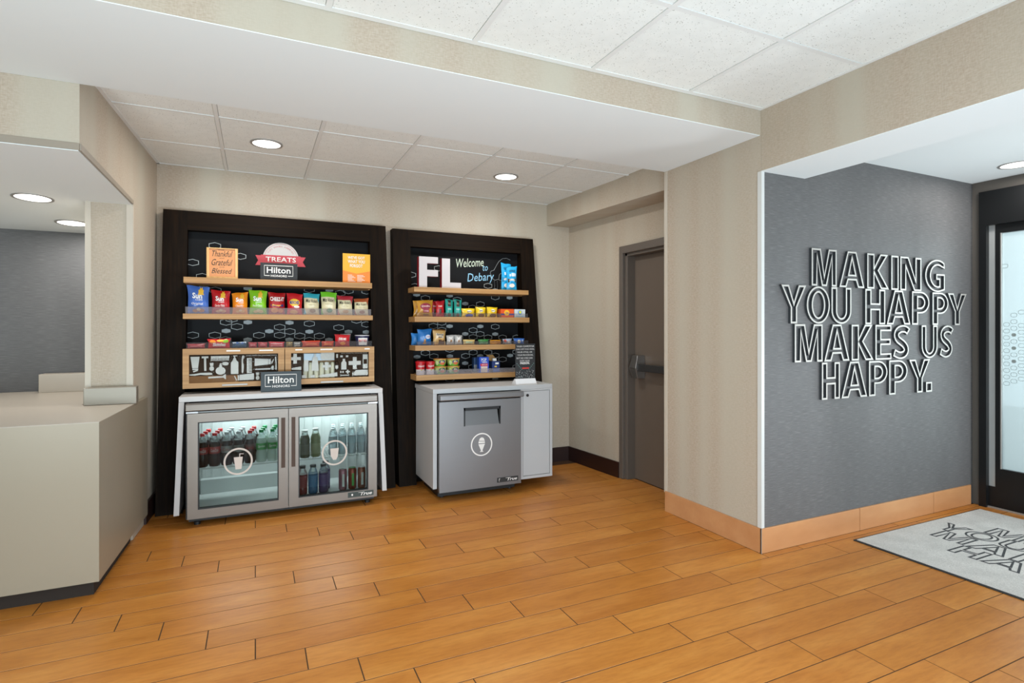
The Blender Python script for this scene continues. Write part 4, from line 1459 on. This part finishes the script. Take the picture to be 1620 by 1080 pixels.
def loyalty_card(x0, x1, y, z0, z1, mat, label):
    t = thing('sign_card', label, 'sign', ((x0 + x1) / 2, y, z0), 'loyalty sign cards')
    MB().box(x0, x1, y, y + .006, z0, z1).build('card_panel', mat, t)
    MB().hexa([(x0 + .04, y + .0065, z0), (x1 - .04, y + .0065, z0), (x1 - .04, y + .07, z0), (x0 + .04, y + .07, z0),
               (x0 + .04, y + .0065, z0 + .1), (x1 - .04, y + .0065, z0 + .1), (x1 - .04, y + .009, z0 + .1), (x0 + .04, y + .009, z0 + .1)]).build('easel_back', mat, t)
    mb = MB()
    card_frame_text(mb, x0, x1, z0, z1, y - .0008, 0)
    mb.build('lettering', PWHITE, t)
    return t


loyalty_card(.034, .296, 4.60, 1.6985, 1.833, BCARD, 'black loyalty sign card on the top chip shelf, under the treats badge')
loyalty_card(.036, .312, 4.42, .8685, 1.016, SLATE, 'slate grey loyalty sign card standing on the white refrigerator top')

t = thing('wooden_plaque', 'square wooden plaque with black script words at the left of the top shelf', 'sign', (-.22, 4.6, 1.6985))
PLY = wood('pale_plywood', 'C79A5E', 'D6AC6E', 'E2BE85', 'z', 0.5)
x0, x1, z0, z1, y = -.323, -.119, 1.6985, 1.925, 4.60
mb = MB().box(x0, x0 + .016, y, y + .045, z0, z1).box(x1 - .016, x1, y, y + .045, z0, z1).box(x0 + .016, x1 - .016, y, y + .045, z0, z0 + .016).box(x0 + .016, x1 - .016, y, y + .045, z1 - .006, z1)
mb.build('plaque_frame', PLY, t)
MB().box(x0 + .016, x1 - .016, y + .008, y + .014, z0 + .016, z1 - .006).build('plaque_panel', M('plaque_orange', 'CC8B58', 0.5), t)
mb = MB()
f = lambda u, v: (u, y + .0072, v)
mb.text('Thankful', x0 + .035, x1 - .035, 1.862, 1.905, f, shear=.35)
mb.text('Grateful', x0 + .032, x1 - .035, 1.797, 1.843, f, shear=.35)
mb.text('Blessed', x0 + .032, x1 - .038, 1.738, 1.776, f, shear=.35)
mb.text('we are', -.25, -.21, 1.907, 1.914, f)
mb.text('and', -.24, -.21, 1.848, 1.855, f)
mb.text('and', -.24, -.21, 1.782, 1.789, f)
mb.build('script_lettering', M('ink_black', '1E1712', 0.6), t)

t = thing('leaflet_holder', 'yellow and orange leaflet standing at the right end of the top chip shelf', 'leaflet', (.745, 4.62, 1.6985))
x0, x1, z0, z1, y = .637, .854, 1.6985, 1.938, 4.61
MB().box(x0, x1, y, y + .004, z0, z1).build('leaflet_card', M('leaflet_yellow', 'E0A92E', 0.5), t)
MB().hexa([(x0 + .03, y + .005, z0), (x1 - .03, y + .005, z0), (x1 - .03, y + .08, z0), (x0 + .03, y + .08, z0), (x0 + .03, y + .005, z1 - .08), (x1 - .03, y + .005, z1 - .08), (x1 - .03, y + .008, z1 - .08), (x0 + .03, y + .008, z1 - .08)]).build('easel_back', M('leaflet_orange', 'E0812C', 0.5), t)
mb = MB()
f = lambda u, v: (x0 + u * (x1 - x0), y - .0008, z0 + v * (z1 - z0))
mb.flat([(0, 0), (1, 0), (1, .43), (.5, .33), (0, .43)], f, 0)
f = lambda u, v: (x0 + u * (x1 - x0), y - .0014, z0 + v * (z1 - z0))
mb.text("WE'VE GOT", .18, .80, .82, .92, f, 1, bold=.02)
mb.text('WHAT YOU', .18, .80, .68, .79, f, 1, bold=.02)
mb.text('FORGOT', .26, .72, .54, .65, f, 1, bold=.02)
for i in range(6):
    v = .27 - i * .042
    mb.flat(rect(.18, v, .34 + .06 * (i % 3), v + .014), f, 1)
    mb.flat(rect(.52, v, .70 + .05 * ((i + 1) % 3), v + .014), f, 1)
mb.build('lettering', [MATS['leaflet_orange'], PWHITE], t)

# tall card in an acrylic stand on the freezer cabinet
t = thing('card_stand', 'tall dark quote card in a clear slanted stand on the freezer cabinet', 'sign', (2.08, 4.22, .8645))
x0, x1, z0, z1, y = 1.990, 2.176, .8925, 1.203, 4.225
MB().box(x0, x1, y, y + .004, z0, z1).build('quote_card', M('quote_card_black', '26282A', 0.5), t)
MB().hexa([(x0 - .012, y - .04, .8645), (x1 - .004, y - .04, .8645), (x1 - .004, y + .05, .8645), (x0 - .012, y + .05, .8645), (x0 - .006, y - .006, .908), (x1 - .002, y - .006, .908), (x1 - .002, y + .009, .908), (x0 - .006, y + .009, .908)]).build('stand_base', M('frosted_base', 'D8D8DA', 0.25), t)
mb = MB()
f = lambda u, v: (x0 + u * (x1 - x0), y - .0008, z0 + v * (z1 - z0))
for s, u0, u1, v in (('YOUR COMPETITOR', .06, .95, .93), ('CAN COPY YOUR WORK,', .03, .97, .85), ('YOUR STYLE, OR', .08, .85, .77), ('YOUR PROCEDURE,', .1, .9, .69), ('BUT NO ONE CAN', .06, .86, .61), ('COPY YOUR', .22, .72, .535)):
    mb.text(s, u0, u1, v - .022, v + .022, f, 0)
mb.text('PASSION.', .24, .72, .44, .505, f, 0, bold=.03)
for i in range(7):
    mb.flat(ell(.36 + .05 * i, .345 + .012 * ((i * 3) % 3 - 1), .028, .022, 8), f, 1)
rnd = random.Random(3)
for i in range(90):
    u, v = rnd.uniform(.04, .96), rnd.uniform(.03, .28)
    s = rnd.uniform(.006, .018)
    mb.flat([(u - s, v), (u, v - s * .5), (u + s, v), (u, v + s * .5)], f, 0 if i % 3 else 2)
for sgn in (-1, 1):
    for i in range(5):
        mb.flat(ell(.5 + sgn * (.42 - .06 * i), .46 - .04 * i, .03, .012, 8), f, 2)
mb.build('card_print', [PWHITE, C('D2382E'), M('quote_teal', '5E7A74', 0.6)], t)

# the letters F and L
FP = [(0, 0), (.42, 0), (.42, .37), (1, .37), (1, .58), (.42, .58), (.42, .79), (1, .79), (1, 1), (0, 1)]
LP = [(0, 0), (1, 0), (1, .2), (.42, .2), (.42, 1), (0, 1)]
for nm, P, x0, x1, zt, lb in (('F', FP, 1.258, 1.425, 1.945, 'white block letter F with red sides on the top shelf'), ('L', LP, 1.460, 1.634, 1.938, 'white block letter L with red sides on the top shelf')):
    t = thing('block_letter', lb, 'letter', ((x0 + x1) / 2, 4.62, 1.6805), 'block letters on the top shelf')
    fn = lambda u, v, d: (x0 + u * (x1 - x0), 4.59 + d, 1.6805 + v * (zt - 1.6805))
    MB().prism(P, fn, 0, .055).build('letter_body', M('letter_red', '8E1420', 0.5), t)
    MB().prism(P, fn, -.003, -.0004).build('letter_face', M('letter_white', 'C2BDBF', 0.5), t)


# ------------------------------------------------------------------ snack packets
def bag(name, label, cat, group, x0, x1, z0, z1, y, base, top=None, art=(), texts=(), T=.024, crimp=True, tilt=0.0, yaw=0.0):
    """pillow bag: flat crimped seals above and below, puffed in between"""
    xc, hw, h = (x0 + x1) / 2, (x1 - x0) / 2, z1 - z0
    t = thing(name, label, cat, (xc, y, z0), group)
    nu, nv = 12, 14
    rnd = random.Random(hash(label) % 1000 if False else sum(map(ord, label)))
    ph = rnd.uniform(0, 6)
    slant = rnd.choice((-1, 1)) * rnd.uniform(.03, .08)
    if not yaw:
        yaw = rnd.uniform(-.12, .12)

    def S_(u, v, side, off=0.0):
        e = max(0.0, 1 - abs(u) ** 3.0) * (max(0.0, sin(pi * min(max((v - .03) / .94, 0), 1))) ** .55)
        wv = (1 - .11 * max(0.0, sin(pi * v)) ** .8 + .014 * sin(9 * v + ph)) * (.95 + .05 * v)
        wr_ = .06 * sin(7 * u + 5 * v + ph) * e + .05 * sin(11 * v - 4 * u + ph) * e
        th = T * (e + wr_)
        yy = y + th * (-1 if side < 0 else .8) - off + tilt * v * h
        zz = z0 + v * h * (1 - slant * (1 - u) * .5 * v) + .012 * h * sin(4 * u + ph) * v * v
        xx = xc + u * hw * wv
        if yaw:
            dx, dy = xx - xc, yy - y
            xx, yy = xc + dx * cos(yaw) - dy * sin(yaw), y + dx * sin(yaw) + dy * cos(yaw)
        return (xx, yy, zz)

    mb = MB()
    for side in (-1, 1):
        s = len(mb.v)
        for j in range(nv + 1):
            for i in range(nu + 1):
                mb.v.append(S_(-1 + 2 * i / nu, j / nv, side))
        for j in range(nv):
            for i in range(nu):
                a = s + j * (nu + 1) + i
                q = (a, a + 1, a + nu + 2, a + nu + 1)
                mb.face(q if side < 0 else q[::-1], 1 if top and (j + .5) / nv > 1 - top[1] else 0)
    mats = [base if not isinstance(base, str) else C(base, .26)]
    if top:
        mats.append(C(top[0], .3))
    mb.build('pouch', mats, t, smooth=60)
    if art or texts:
        mb = MB()
        pm = []

        def mi_of(c):
            m = C(c, .4)
            if m not in pm:
                pm.append(m)
            return pm.index(m)
        k = 0
        for shp, c in art:
            k += 1
            # subdivided fan so the print follows the bulge
            cu = sum(p[0] for p in shp) / len(shp)
            cv = sum(p[1] for p in shp) / len(shp)
            off = .0012 + .0004 * k
            ring0 = [S_(u, v, -1, off) for u, v in shp]
            ring1 = [S_(cu + (u - cu) * .5, cv + (v - cv) * .5, -1, off) for u, v in shp]
            n = len(mb.v)
            m_ = len(shp)
            mb.v += ring0 + ring1
            mi = mi_of(c)
            for i in range(m_):
                j = (i + 1) % m_
                mb.face((n + i, n + j, n + m_ + j, n + m_ + i), mi)
            mb.face([n + m_ + i for i in range(m_)], mi)
        for s, u0, u1, v0, v1, c, sh, bo in texts:
            k += 1
            mb.text(s, u0, u1, v0, v1, lambda u, v: S_(u, v, -1, .0022 + .0004 * k), mi_of(c), shear=sh, bold=bo)
        mb.build('pouch_print', pm, t)
    return t


def sun_rays(cu, cv, r):
    return [(cu + r * (1.0 if i % 2 else 1.3) * cos(pi * i / 10) * .9, cv + r * (1.0 if i % 2 else 1.3) * sin(pi * i / 10) * .9) for i in range(11)]


GCH = 'chip bags on the second shelf'
ZS2 = 1.4385


def sunbag(x0, x1, h, col, name2, food, label):
    bag('chip_bag', label, 'chips', GCH, x0, x1, ZS2, ZS2 + h, 4.605, col,
        art=[(sun_rays(.28, .70, .26), 'E9B833'), (ell(-.25, .12, .3, .06, 12), food), (ell(.3, .13, .34, .07, 12), food), (ell(.05, .17, .2, .05, 12), 'E5CF9A')],
        texts=[('Sun', -.55, .42, .56, .76, 'F4F4F4', 0, .03), ('CHIPS', -.25, .45, .49, .54, 'F4F4F4', 0, .01), (name2, -.62, .5, .32, .42, 'F0E8E0', 0.15, 0)])


sunbag(-.449, -.302, .193, '3F68B8', 'Original', 'B9752F', 'blue multigrain chip bag at the left end of the second shelf')
sunbag(-.296, -.166, .168, 'B81820', 'Garden Salsa', 'D9A06A', 'red multigrain chip bag beside the blue one on the second shelf')
sunbag(-.160, -.048, .168, 'E8881A', 'Cheddar', 'E9B04A', 'orange multigrain chip bag on the second shelf')
sunbag(-.045, .083, .178, '7DBE22', 'French Onion', 'D8C070', 'lime green multigrain chip bag on the second shelf')
bag('chip_bag', 'dark red cheese cracker bag with large white name on the second shelf', 'chips', GCH, .086, .212, ZS2, ZS2 + .165, 4.605, 'A31419',
    art=[(rect(-.8, .36, .8, .48), '2C2A66'), (ell(-.3, .2, .45, .12, 14), 'E08A2A'), (ell(.45, .18, .35, .1, 14), 'D97A20')],
    texts=[('CHEEZ-IT', -.88, .88, .62, .80, 'F4F0EC', 0, .03), ('Snap', -.7, .5, .38, .47, 'F2C43A', .2, .02)])
bag('chip_bag', 'bright red cracker bag with a yellow oval on the second shelf', 'chips', GCH, .217, .336, ZS2, ZS2 + .160, 4.605, 'C81A22', ('C01A24', .2),
    art=[(ell(0, .58, .72, .17, 18), 'F0C22E'), (ell(.3, .38, .4, .06, 12), 'E8E0D8'), (ell(-.1, .14, .55, .1, 12), 'E0A24A')],
    texts=[('MUNCHIES', -.62, .62, .5, .66, '2A3A8C', 0, .03)])


def kettle(x0, x1, h, topc, food, label):
    bag('chip_bag', label, 'chips', GCH, x0, x1, ZS2, ZS2 + h, 4.605, 'D8CFA9', (topc, .2),
        art=[([(-.98, .02), (-.6, .02), (-.98, .35)], topc), ([(.7, .80), (.97, .80), (.97, .55)], topc), (ell(.1, .2, .42, .09, 14), food)],
        texts=[("Miss Vickie's", -.8, .8, .58, .74, '2E2A22', .3, .01), ('Kettle Chips', -.45, .5, .45, .5, '6A6048', 0, 0)])


kettle(.338, .462, .165, '2A9FB0', '8A6A3A', 'cream kettle chip bag with a teal top on the second shelf')
kettle(.466, .591, .180, '6CC02A', '2F7A3A', 'cream kettle chip bag with a lime green top on the second shelf')
kettle(.592, .716, .152, 'A82A38', 'C99A55', 'cream kettle chip bag with a crimson top on the second shelf')
kettle(.722, .842, .142, '9A4A24', '9A5A34', 'cream kettle chip bag with a rust brown top at the right end')

# tray over the drawers
GT = 'sweets in the tray above the drawers'
ZT2 = DRT + .0005


def pk(x0, x1, h, col, label, art=(), texts=(), y=4.575, name='candy_packet', T=.016, z0=ZT2, cat='candy', group=GT, top=None, tilt=0.0):
    return bag(name, label, cat, group, x0, x1, z0, z0 + h, y, col, top, art, texts, T=T, tilt=tilt)


pk(-.447, -.326, .036, 'B03A40', 'flat red candy packet at the left end of the drawer tray', art=[(rect(-.7, .3, .7, .55), 'C86A6A')])
pk(-.318, -.163, .070, 'C81824', 'red rainbow candy packet sticking up in the drawer tray', texts=[('Skittles', -.6, .6, .22, .56, 'F4F0F0', .15, .03)], art=[(ell(-.6, .7, .3, .2, 10), 'F0902A'), (ell(.6, .72, .3, .18, 10), '8AB82A'), (ell(.1, .8, .35, .12, 10), 'F2C02A')])
pk(-.160, -.054, .048, '24506E', 'blue and white candy packet in the drawer tray', art=[(rect(-.9, .72, .9, .95), 'DCE6EE'), (ell(-.3, .8, .2, .12, 8), '2A6AC0'), (ell(.4, .8, .2, .12, 8), '2A6AC0')])
pk(-.048, .012, .040, 'B84048', 'small rosy red sweet packet beside the blue one in the tray', art=[(rect(-.6, .4, .6, .6), 'D88A8A')])
pk(.016, .084, .040, 'B43A42', 'small deep red sweet packet, second right of the blue one', art=[(rect(-.6, .4, .6, .6), 'D88A8A')])
pk(.088, .204, .042, 'C4283A', 'red and pale striped sweet packet at the tray middle', art=[(rect(-.8, .55, .8, .75), 'E8B0B0'), (rect(-.8, .22, .8, .38), 'E8B0B0')])
pk(.212, .262, .042, 'A08A52', 'gold chequered gum packet in the tray middle', name='gum_packet', art=[(rect(-.8, .2, .8, .35), '3A3026'), (rect(-.8, .6, .8, .75), '3A3026')])
pk(.266, .318, .042, '8A8A86', 'silver grey striped gum packet in the tray middle', name='gum_packet', art=[(rect(-.8, .2, .8, .35), 'D6D6D2'), (rect(-.8, .6, .8, .75), 'D6D6D2')])
pk(.322, .464, .050, 'C23A1C', 'orange red candy packet right of the grey gum', art=[(rect(-.6, .3, .7, .6), 'E06A2A')])
pk(.468, .566, .046, 'BE3A1E', 'shorter orange red candy packet next to the cereal mix bag', art=[(rect(-.6, .3, .7, .6), 'E07A2A')])
pk(.568, .690, .092, 'B01820', 'red snack mix bag standing in the drawer tray', texts=[('CHEX MIX', -.5, .55, .55, .75, 'F2EAE6', 0, .03)], art=[(ell(.05, .28, .4, .14, 12), 'E0882A')], name='snack_mix_bag', cat='snack')
t = thing('snack_cup', 'clear plastic cup behind the red snack mix bag in the drawer tray', 'cup', (.66, 4.65, ZT2), GT)
MB().lathe(.665, 4.652, [(.032, 0), (.042, .095)], 18, z=ZT2).build('cup_wall', M('smoky_plastic', '8E8C8A', 0.3), t, smooth=40)
MB().lathe(.665, 4.652, [(.043, .095), (.043, .100)], 18, z=ZT2).build('cup_lid', M('lid_grey', 'B4B2B0', 0.3), t, smooth=40)
t = thing('bites_cup', 'navy snack cup with a white and red label at the right of the tray', 'cup', (.785, 4.59, ZT2), GT)
MB().lathe(.785, 4.59, [(.044, 0), (.056, .085)], 22, z=ZT2).build('cup_wall', M('navy_cup', '1F2348', 0.35), t, smooth=40)
MB().lathe(.785, 4.59, [(.058, .085), (.058, .091)], 22, z=ZT2).build('cup_rim', M('rim_white', 'C8C8CC', 0.35), t, smooth=40)
mb = MB()
wrap = lambda r0, cx, cy: (lambda u, v: (cx + r0 * sin(u), cy - r0 * cos(u), v))
fw = lambda u, v: (.785 + (.0455 + (v - ZT2) / .085 * .012 + .0012) * sin(u), 4.59 - (.0455 + (v - ZT2) / .085 * .012 + .0012) * cos(u), v)
for i in range(8):
    a, b = -.7 + i * .175, -.7 + (i + 1) * .175
    mb.quad(fw(a, ZT2 + .012), fw(b, ZT2 + .012), fw(b, ZT2 + .068), fw(a, ZT2 + .068), 0)
fw2 = lambda u, v: tuple(Vector(fw(u, v)) + Vector((0, -.0012, 0)))
mb.text('BITES', -.62, .62, ZT2 + .035, ZT2 + .056, fw2, 1, bold=.02)
mb.build('cup_label', [PWHITE, C('C42A30')], t)

# right unit, shelf 2
G2 = 'treats on the second shelf of the right unit'
Z = 1.4325
for dx, yy, lb in ((0, 4.59, 'gold cookie bag with a maroon oval at the left of its shelf'), (-.014, 4.66, 'gold cookie bag standing just behind the other gold one')):
    bag('cookie_bag', lb, 'cookies', G2, 1.236 + dx, 1.381 + dx, Z, Z + .145, yy, 'C08A2C',
        art=[(ell(.05, .62, .72, .2, 20), '8A1F3A'), (rect(-.3, .26, .55, .44), '9A2440'), (ell(.1, .12, .4, .06, 12), '8A5A30')],
        texts=[('Grandma', -.5, .62, .58, .7, 'E8C8C0', .25, .01), ("COOKIE", -.2, .45, .31, .38, 'F0E0D8', 0, .01)], T=.022)
for dx, yy, lb in ((0, 4.585, 'red chocolate pouch standing between the gold and teal packs'), (-.028, 4.65, 'red chocolate pouch behind its twin')):
    bag('chocolate_pouch', lb, 'chocolate', G2, 1.402 + dx, 1.481 + dx, Z, Z + .142, yy, 'B01420',
        art=[(rect(-.3, .2, .3, .5), '4A2416')], texts=[('DARK', -.5, .5, .62, .72, 'E8D0C8', 0, .02)], T=.016)
for x0, lb in ((1.487, 'teal chocolate pouch beside the red one'), (1.566, 'teal chocolate pouch beside the yellow packets')):
    bag('chocolate_pouch', lb, 'chocolate', G2, x0, x0 + .073, Z, Z + .148, 4.585, '1E9A8C',
        art=[(rect(-.42, .60, .42, .96), '2E211C'), (ell(0, .12, .5, .10, 12), '5A3A2A')], texts=[('SALT', -.3, .3, .72, .82, 'C8B090', 0, .02), ('ALMOND', -.5, .5, .42, .5, 'D8F0EC', 0, .01)], T=.014)
for x0, x1, hh, foot, lb in ((1.632, 1.764, .078, '5060B8', 'yellow candy packet with a blue foot, left of three'), (1.766, 1.862, .088, '7A5230', 'yellow candy packet with a brown foot, middle of three'), (1.870, 1.980, .090, '7A5230', 'yellow candy packet with a brown foot, right of three')):
    bag('candy_packet', lb, 'candy', G2, x0, x1, Z, Z + hh, 4.58, 'E3BE1E', art=[(ell(.1, .2, .7, .18, 14), foot), (ell(.05, .66, .4, .14, 12), 'F4F0D8')], texts=[("M&M'S", -.3, .4, .6, .72, '5A3A20', 0, .02)], T=.02)
    bag('candy_packet', lb.replace('packet with', 'packet lying behind the one with'), 'candy', G2, x0 - .02, x1 - .025, Z, Z + hh * .92, 4.645, 'D9B21C', T=.016)


def boxthing(name, label, cat, group, x0, x1, y0, y1, z0, z1, mat, prints, pm):
    t = thing(name, label, cat, ((x0 + x1) / 2, (y0 + y1) / 2, z0), group)
    MB().box(x0, x1, y0, y1, z0, z1).build('carton', mat, t, bev=.001)
    mb = MB()
    f = lambda k: (lambda u, v: (x0 + u * (x1 - x0), y0 - .0006 - .0004 * k, z0 + v * (z1 - z0)))
    for k, (kind, a, mi) in enumerate(prints):
        if kind == 'f':
            mb.flat(a, f(k), mi)
        else:
            mb.text(a[0], a[1], a[2], a[3], a[4], f(k), mi, bold=.02)
    mb.build('carton_print', pm, t)
    return t


boxthing('detergent_box', 'small orange detergent box with a yellow bullseye', 'box', G2, 1.996, 2.126, 4.545, 4.66, Z, Z + .076, C('D9541C'),
         [('f', rect(0, .28, 1, .46), 2), ('f', ell(.45, .55, .2, .34, 22), 1), ('t', ('Tide', .34, .58, .46, .66), 2)], [C('D9541C'), C('F0B828'), C('3A3A8C')])
boxthing('dryer_sheet_box', 'small white and pale blue laundry box at the shelf end', 'box', G2, 2.132, 2.240, 4.545, 4.66, Z, Z + .075, C('C6CED2'),
         [('f', ell(.5, .62, .2, .3, 18), 1), ('f', ell(.52, .66, .12, .18, 18), 2), ('f', rect(.1, .12, .9, .22), 3)], [C('C6CED2'), C('6A9AC8'), C('D8D84A'), C('9ABACC')])

# right unit, shelf 3
G3 = 'cookies and bars on the third shelf of the right unit'
Z = 1.1905
bag('cookie_bag', 'blue cookie bag with a cookie window at the left of its shelf', 'cookies', G3, 1.238, 1.366, Z, Z + .140, 4.575, '1E6AB0',
    art=[([(-.45, .03), (.35, .03), (.1, .38), (-.1, .4)], 'B08040'), (ell(.45, .52, .42, .13, 16), 'C8DCF0')], texts=[('COOKIES', .1, .8, .48, .56, 'B02A3A', .1, .01)], T=.022)
bag('cookie_bag', 'smaller blue cookie bag half hidden behind the larger blue one', 'cookies', G3, 1.205, 1.30, Z, Z + .10, 4.65, '2A78BE', T=.018)
bag('cookie_bag', 'tan cookie bag with dark cursive name in the third row', 'cookies', G3, 1.370, 1.492, Z, Z + .132, 4.575, 'C9A264', ('7A5226', .08),
    art=[(rect(-.6, .44, .62, .78), 'E0D0B0'), (rect(-.2, .05, .8, .36), '5A3E2C')], texts=[('Famous', -.5, .55, .62, .74, '26345E', .2, .02), ('Amos', -.3, .4, .48, .59, '26345E', .2, .02)], T=.02)
for x0, x1, hh, lb in ((1.494, 1.574, .088, 'white and clear cookie packet beside the tan bag'), (1.568, 1.640, .082, 'white and clear cookie packet beside the gold bar')):
    bag('cookie_packet', lb, 'cookies', G3, x0, x1, Z, Z + hh, 4.575 - (.004 if x0 > 1.55 else 0), 'B9B7B4', art=[(rect(-.55, .25, .5, .85), 'E2DEDA'), (ell(0, .4, .3, .14, 12), 'A8805A')], T=.014)
for x0, x1, hh, col, lb, art in ((1.642, 1.758, .044, 'C8AE6A', 'gold snack bar lying left of the green one', [(rect(-.6, .3, .6, .7), 'B8C8A0')]),
                            (1.785, 1.888, .048, '2E7A36', 'green snack bar lying in the third row', [(rect(-.8, .1, .8, .4), '7A9A7A')]),
                            (2.022, 2.118, .052, 'A8B8D0', 'pale blue and red snack bar packet', [(ell(-.6, .6, .3, .3, 10), 'C84A2A'), (ell(.2, .4, .3, .2, 10), 'E8D8C8')]),
                            (2.130, 2.245, .052, '3A70C8', 'blue snack bar packet at the end of the third row', [(ell(-.1, .45, .35, .3, 12), 'E0E0D0'), (ell(.6, .6, .2, .2, 8), 'A8C4F0')])):
    bag('snack_bar', lb, 'snack bar', G3, x0, x1, Z, Z + hh, 4.57, col, art=art, T=.014)
for k in range(3):
    bag('snack_bar', ('bottom', 'middle', 'top')[k] + ' bar of the stacked amber orange snack bars', 'snack bar', G3, 1.898, 2.014, Z + .0135 * k, Z + .0135 * k + .013, 4.575, 'E09A1E', T=.03)

# right unit, shelf 4
G4 = 'soups and boxes on the bottom shelf of the right unit'
Z = .9435
for x, yy, lb in ((1.264, 4.57, 'red and white soup cup at the left of the bottom shelf'), (1.349, 4.57, 'red and white soup cup second from the left'),
                  (1.295, 4.655, 'red and white soup cup hidden behind the leftmost one')):
    t = thing('soup_cup', lb, 'cup', (x, yy, Z), G4)
    MB().lathe(x, yy, [(.034, 0), (.036, .045), (.040, .105)], 22, z=Z, mi=[1, 0]).build('cup_wall', [C('B4141E'), C('D8D0CC')], t, smooth=40)
    MB().lathe(x, yy, [(.0415, .101), (.0425, .104), (.0425, .108), (.038, .112)], 22, z=Z).build('cup_lid', C('C01822'), t, smooth=40)
    mb = MB()
    fw = (lambda x, yy: (lambda u, v: (x + .0392 * sin(u / .039), yy - .0398 * cos(u / .039), Z + v)))(x, yy)
    mb.text("Campbell's", -.03, .03, .062, .082, fw, 0, shear=.25, bold=.01)
    mb.flat(ell(0, .042, .007, .007, 12), fw, 1)
    mb.build('cup_print', [PWHITE, C('B89A4A')], t)
for x, zz, lb in ((1.441, 0, 'green noodle bowl, lower left of four'), (1.560, 0, 'green noodle bowl, lower right of four'), (1.441, .0665, 'green noodle bowl stacked on top, left'), (1.560, .0665, 'green noodle bowl stacked on top, right')):
    zb = Z + zz
    yy = 4.585
    t = thing('noodle_bowl', lb, 'bowl', (x, yy, zb), G4)
    MB().lathe(x, yy, [(.044, 0), (.050, .022), (.056, .058)], 24, z=zb, mi=[1, 0]).build('bowl_wall', [C('A8AE5A'), C('5A9A2E')], t, smooth=40)
    MB().lathe(x, yy, [(.058, .058), (.0585, .0655), (.055, .066)], 24, z=zb).build('bowl_lid', C('C8843A'), t, smooth=40)
    mb = MB()
    rr = lambda v: .0445 + v / .058 * .0125 + .0014
    fw = (lambda x, yy, zb: (lambda u, v: (x + rr(v) * sin(u / .05), yy - rr(v) * cos(u / .05), zb + v)))(x, yy, zb)
    fw2 = (lambda f: (lambda u, v: tuple(Vector(f(u, v)) + Vector((0, -.0008, 0)))))(fw)
    fw3 = (lambda f: (lambda u, v: tuple(Vector(f(u, v)) + Vector((0, -.0016, 0)))))(fw)
    mb.flat(ell(-.040, .03, .012, .02, 12), fw, 3)
    mb.flat(ell(.004, .036, .026, .018, 18), fw, 0)
    mb.flat(ell(.008, .024, .022, .012, 14), fw2, 1)
    mb.text('Noodle', -.012, .02, .034, .044, fw3, 2, shear=.2, bold=.02)
    mb.build('bowl_print', [C('3E2A6E'), C('D86A3A'), PWHITE, C('C8D8A0')], t)
boxthing('toaster_pastry_box', 'bright blue toaster pastry box with a red band', 'box', G4, 1.790, 1.880, 4.545, 4.60, Z, Z + .138, C('1F4FC0'),
         [('t', ('POP', .2, .75, .72, .92), 1), ('t', ('TARTS', .25, .8, .60, .72), 1), ('f', rect(.1, .42, .9, .58), 2), ('t', ('BROWN SUGAR', .25, .85, .47, .53), 1), ('f', rect(.15, 0.02, .85, .40), 3)], [C('1F4FC0'), PWHITE, C('C8283A'), C('D8C4B4')])
boxthing('toaster_pastry_box', 'dark blue and grey box behind the bright blue pastry box', 'box', G4, 1.775, 1.84, 4.64, 4.69, Z, Z + .130, C('23406A'),
         [('f', rect(0, 0, 1, .5), 1)], [C('23406A'), C('8E9096')])
t = boxthing('opened_carton', 'opened navy carton with a raised brown cardboard flap', 'box', G4, 1.913, 1.986, 4.545, 4.61, Z, Z + .098, C('1F346E'),
             [('f', rect(.4, .72, .85, .88), 1), ('f', rect(.3, .45, .6, .58), 2), ('f', rect(.1, .05, .9, .3), 3)], [C('1F346E'), PWHITE, C('D8B03A'), C('3A5AA0')])
mb = MB()
z1 = Z + .0985
mb.hexa([(1.913, 4.605, z1), (1.986, 4.605, z1), (1.986, 4.609, z1), (1.913, 4.609, z1), (1.890, 4.628, z1 + .052), (1.955, 4.628, z1 + .052), (1.955, 4.632, z1 + .052), (1.890, 4.632, z1 + .052)])
mb.build('carton_flap', C('A8824E', .6), t)
MB().box(1.930, 1.962, 4.565, 4.59, Z + .0985, Z + .122).build('inner_packet', PWHITE, t)

# tall blue packets on the top shelf
G1 = 'tall sky blue packets on the top shelf'
for dx, dy, hh, lb in ((0, 0, .225, 'tall sky blue treat packet in front on the top shelf'), (-.03, .06, .245, 'tall sky blue treat packet standing behind the other')):
    bag('treat_packet', lb, 'snack', G1, 2.075 + dx, 2.180 + dx, 1.6805, 1.6805 + hh, 4.60 + dy, '1F9AD0',
        art=[(rect(-.85, .32, .85, .5), '14181C'), (ell(0, .42, .62, .06, 14), 'D8D4CC'), (ell(0, .37, .6, .03, 14), '2AA8E0'), (ell(0, .2, .55, .08, 12), 'E0DCD4'), (rect(-.5, .58, -.28, .68), 'F0F4F4'), (rect(-.1, .58, .12, .72), 'F0F4F4'), (rect(.22, .58, .4, .72), 'F0F4F4'), (rect(.5, .58, .7, .7), 'F0F4F4')],
        texts=[('COLD', -.6, .6, .78, .86, '1A2A3A', 0, .03)], T=.018)

for o in bpy.data.objects:
    if '_org' in o:
        del o['_org']
print('floor tiles', n_tiles, 'objects', len(bpy.data.objects))
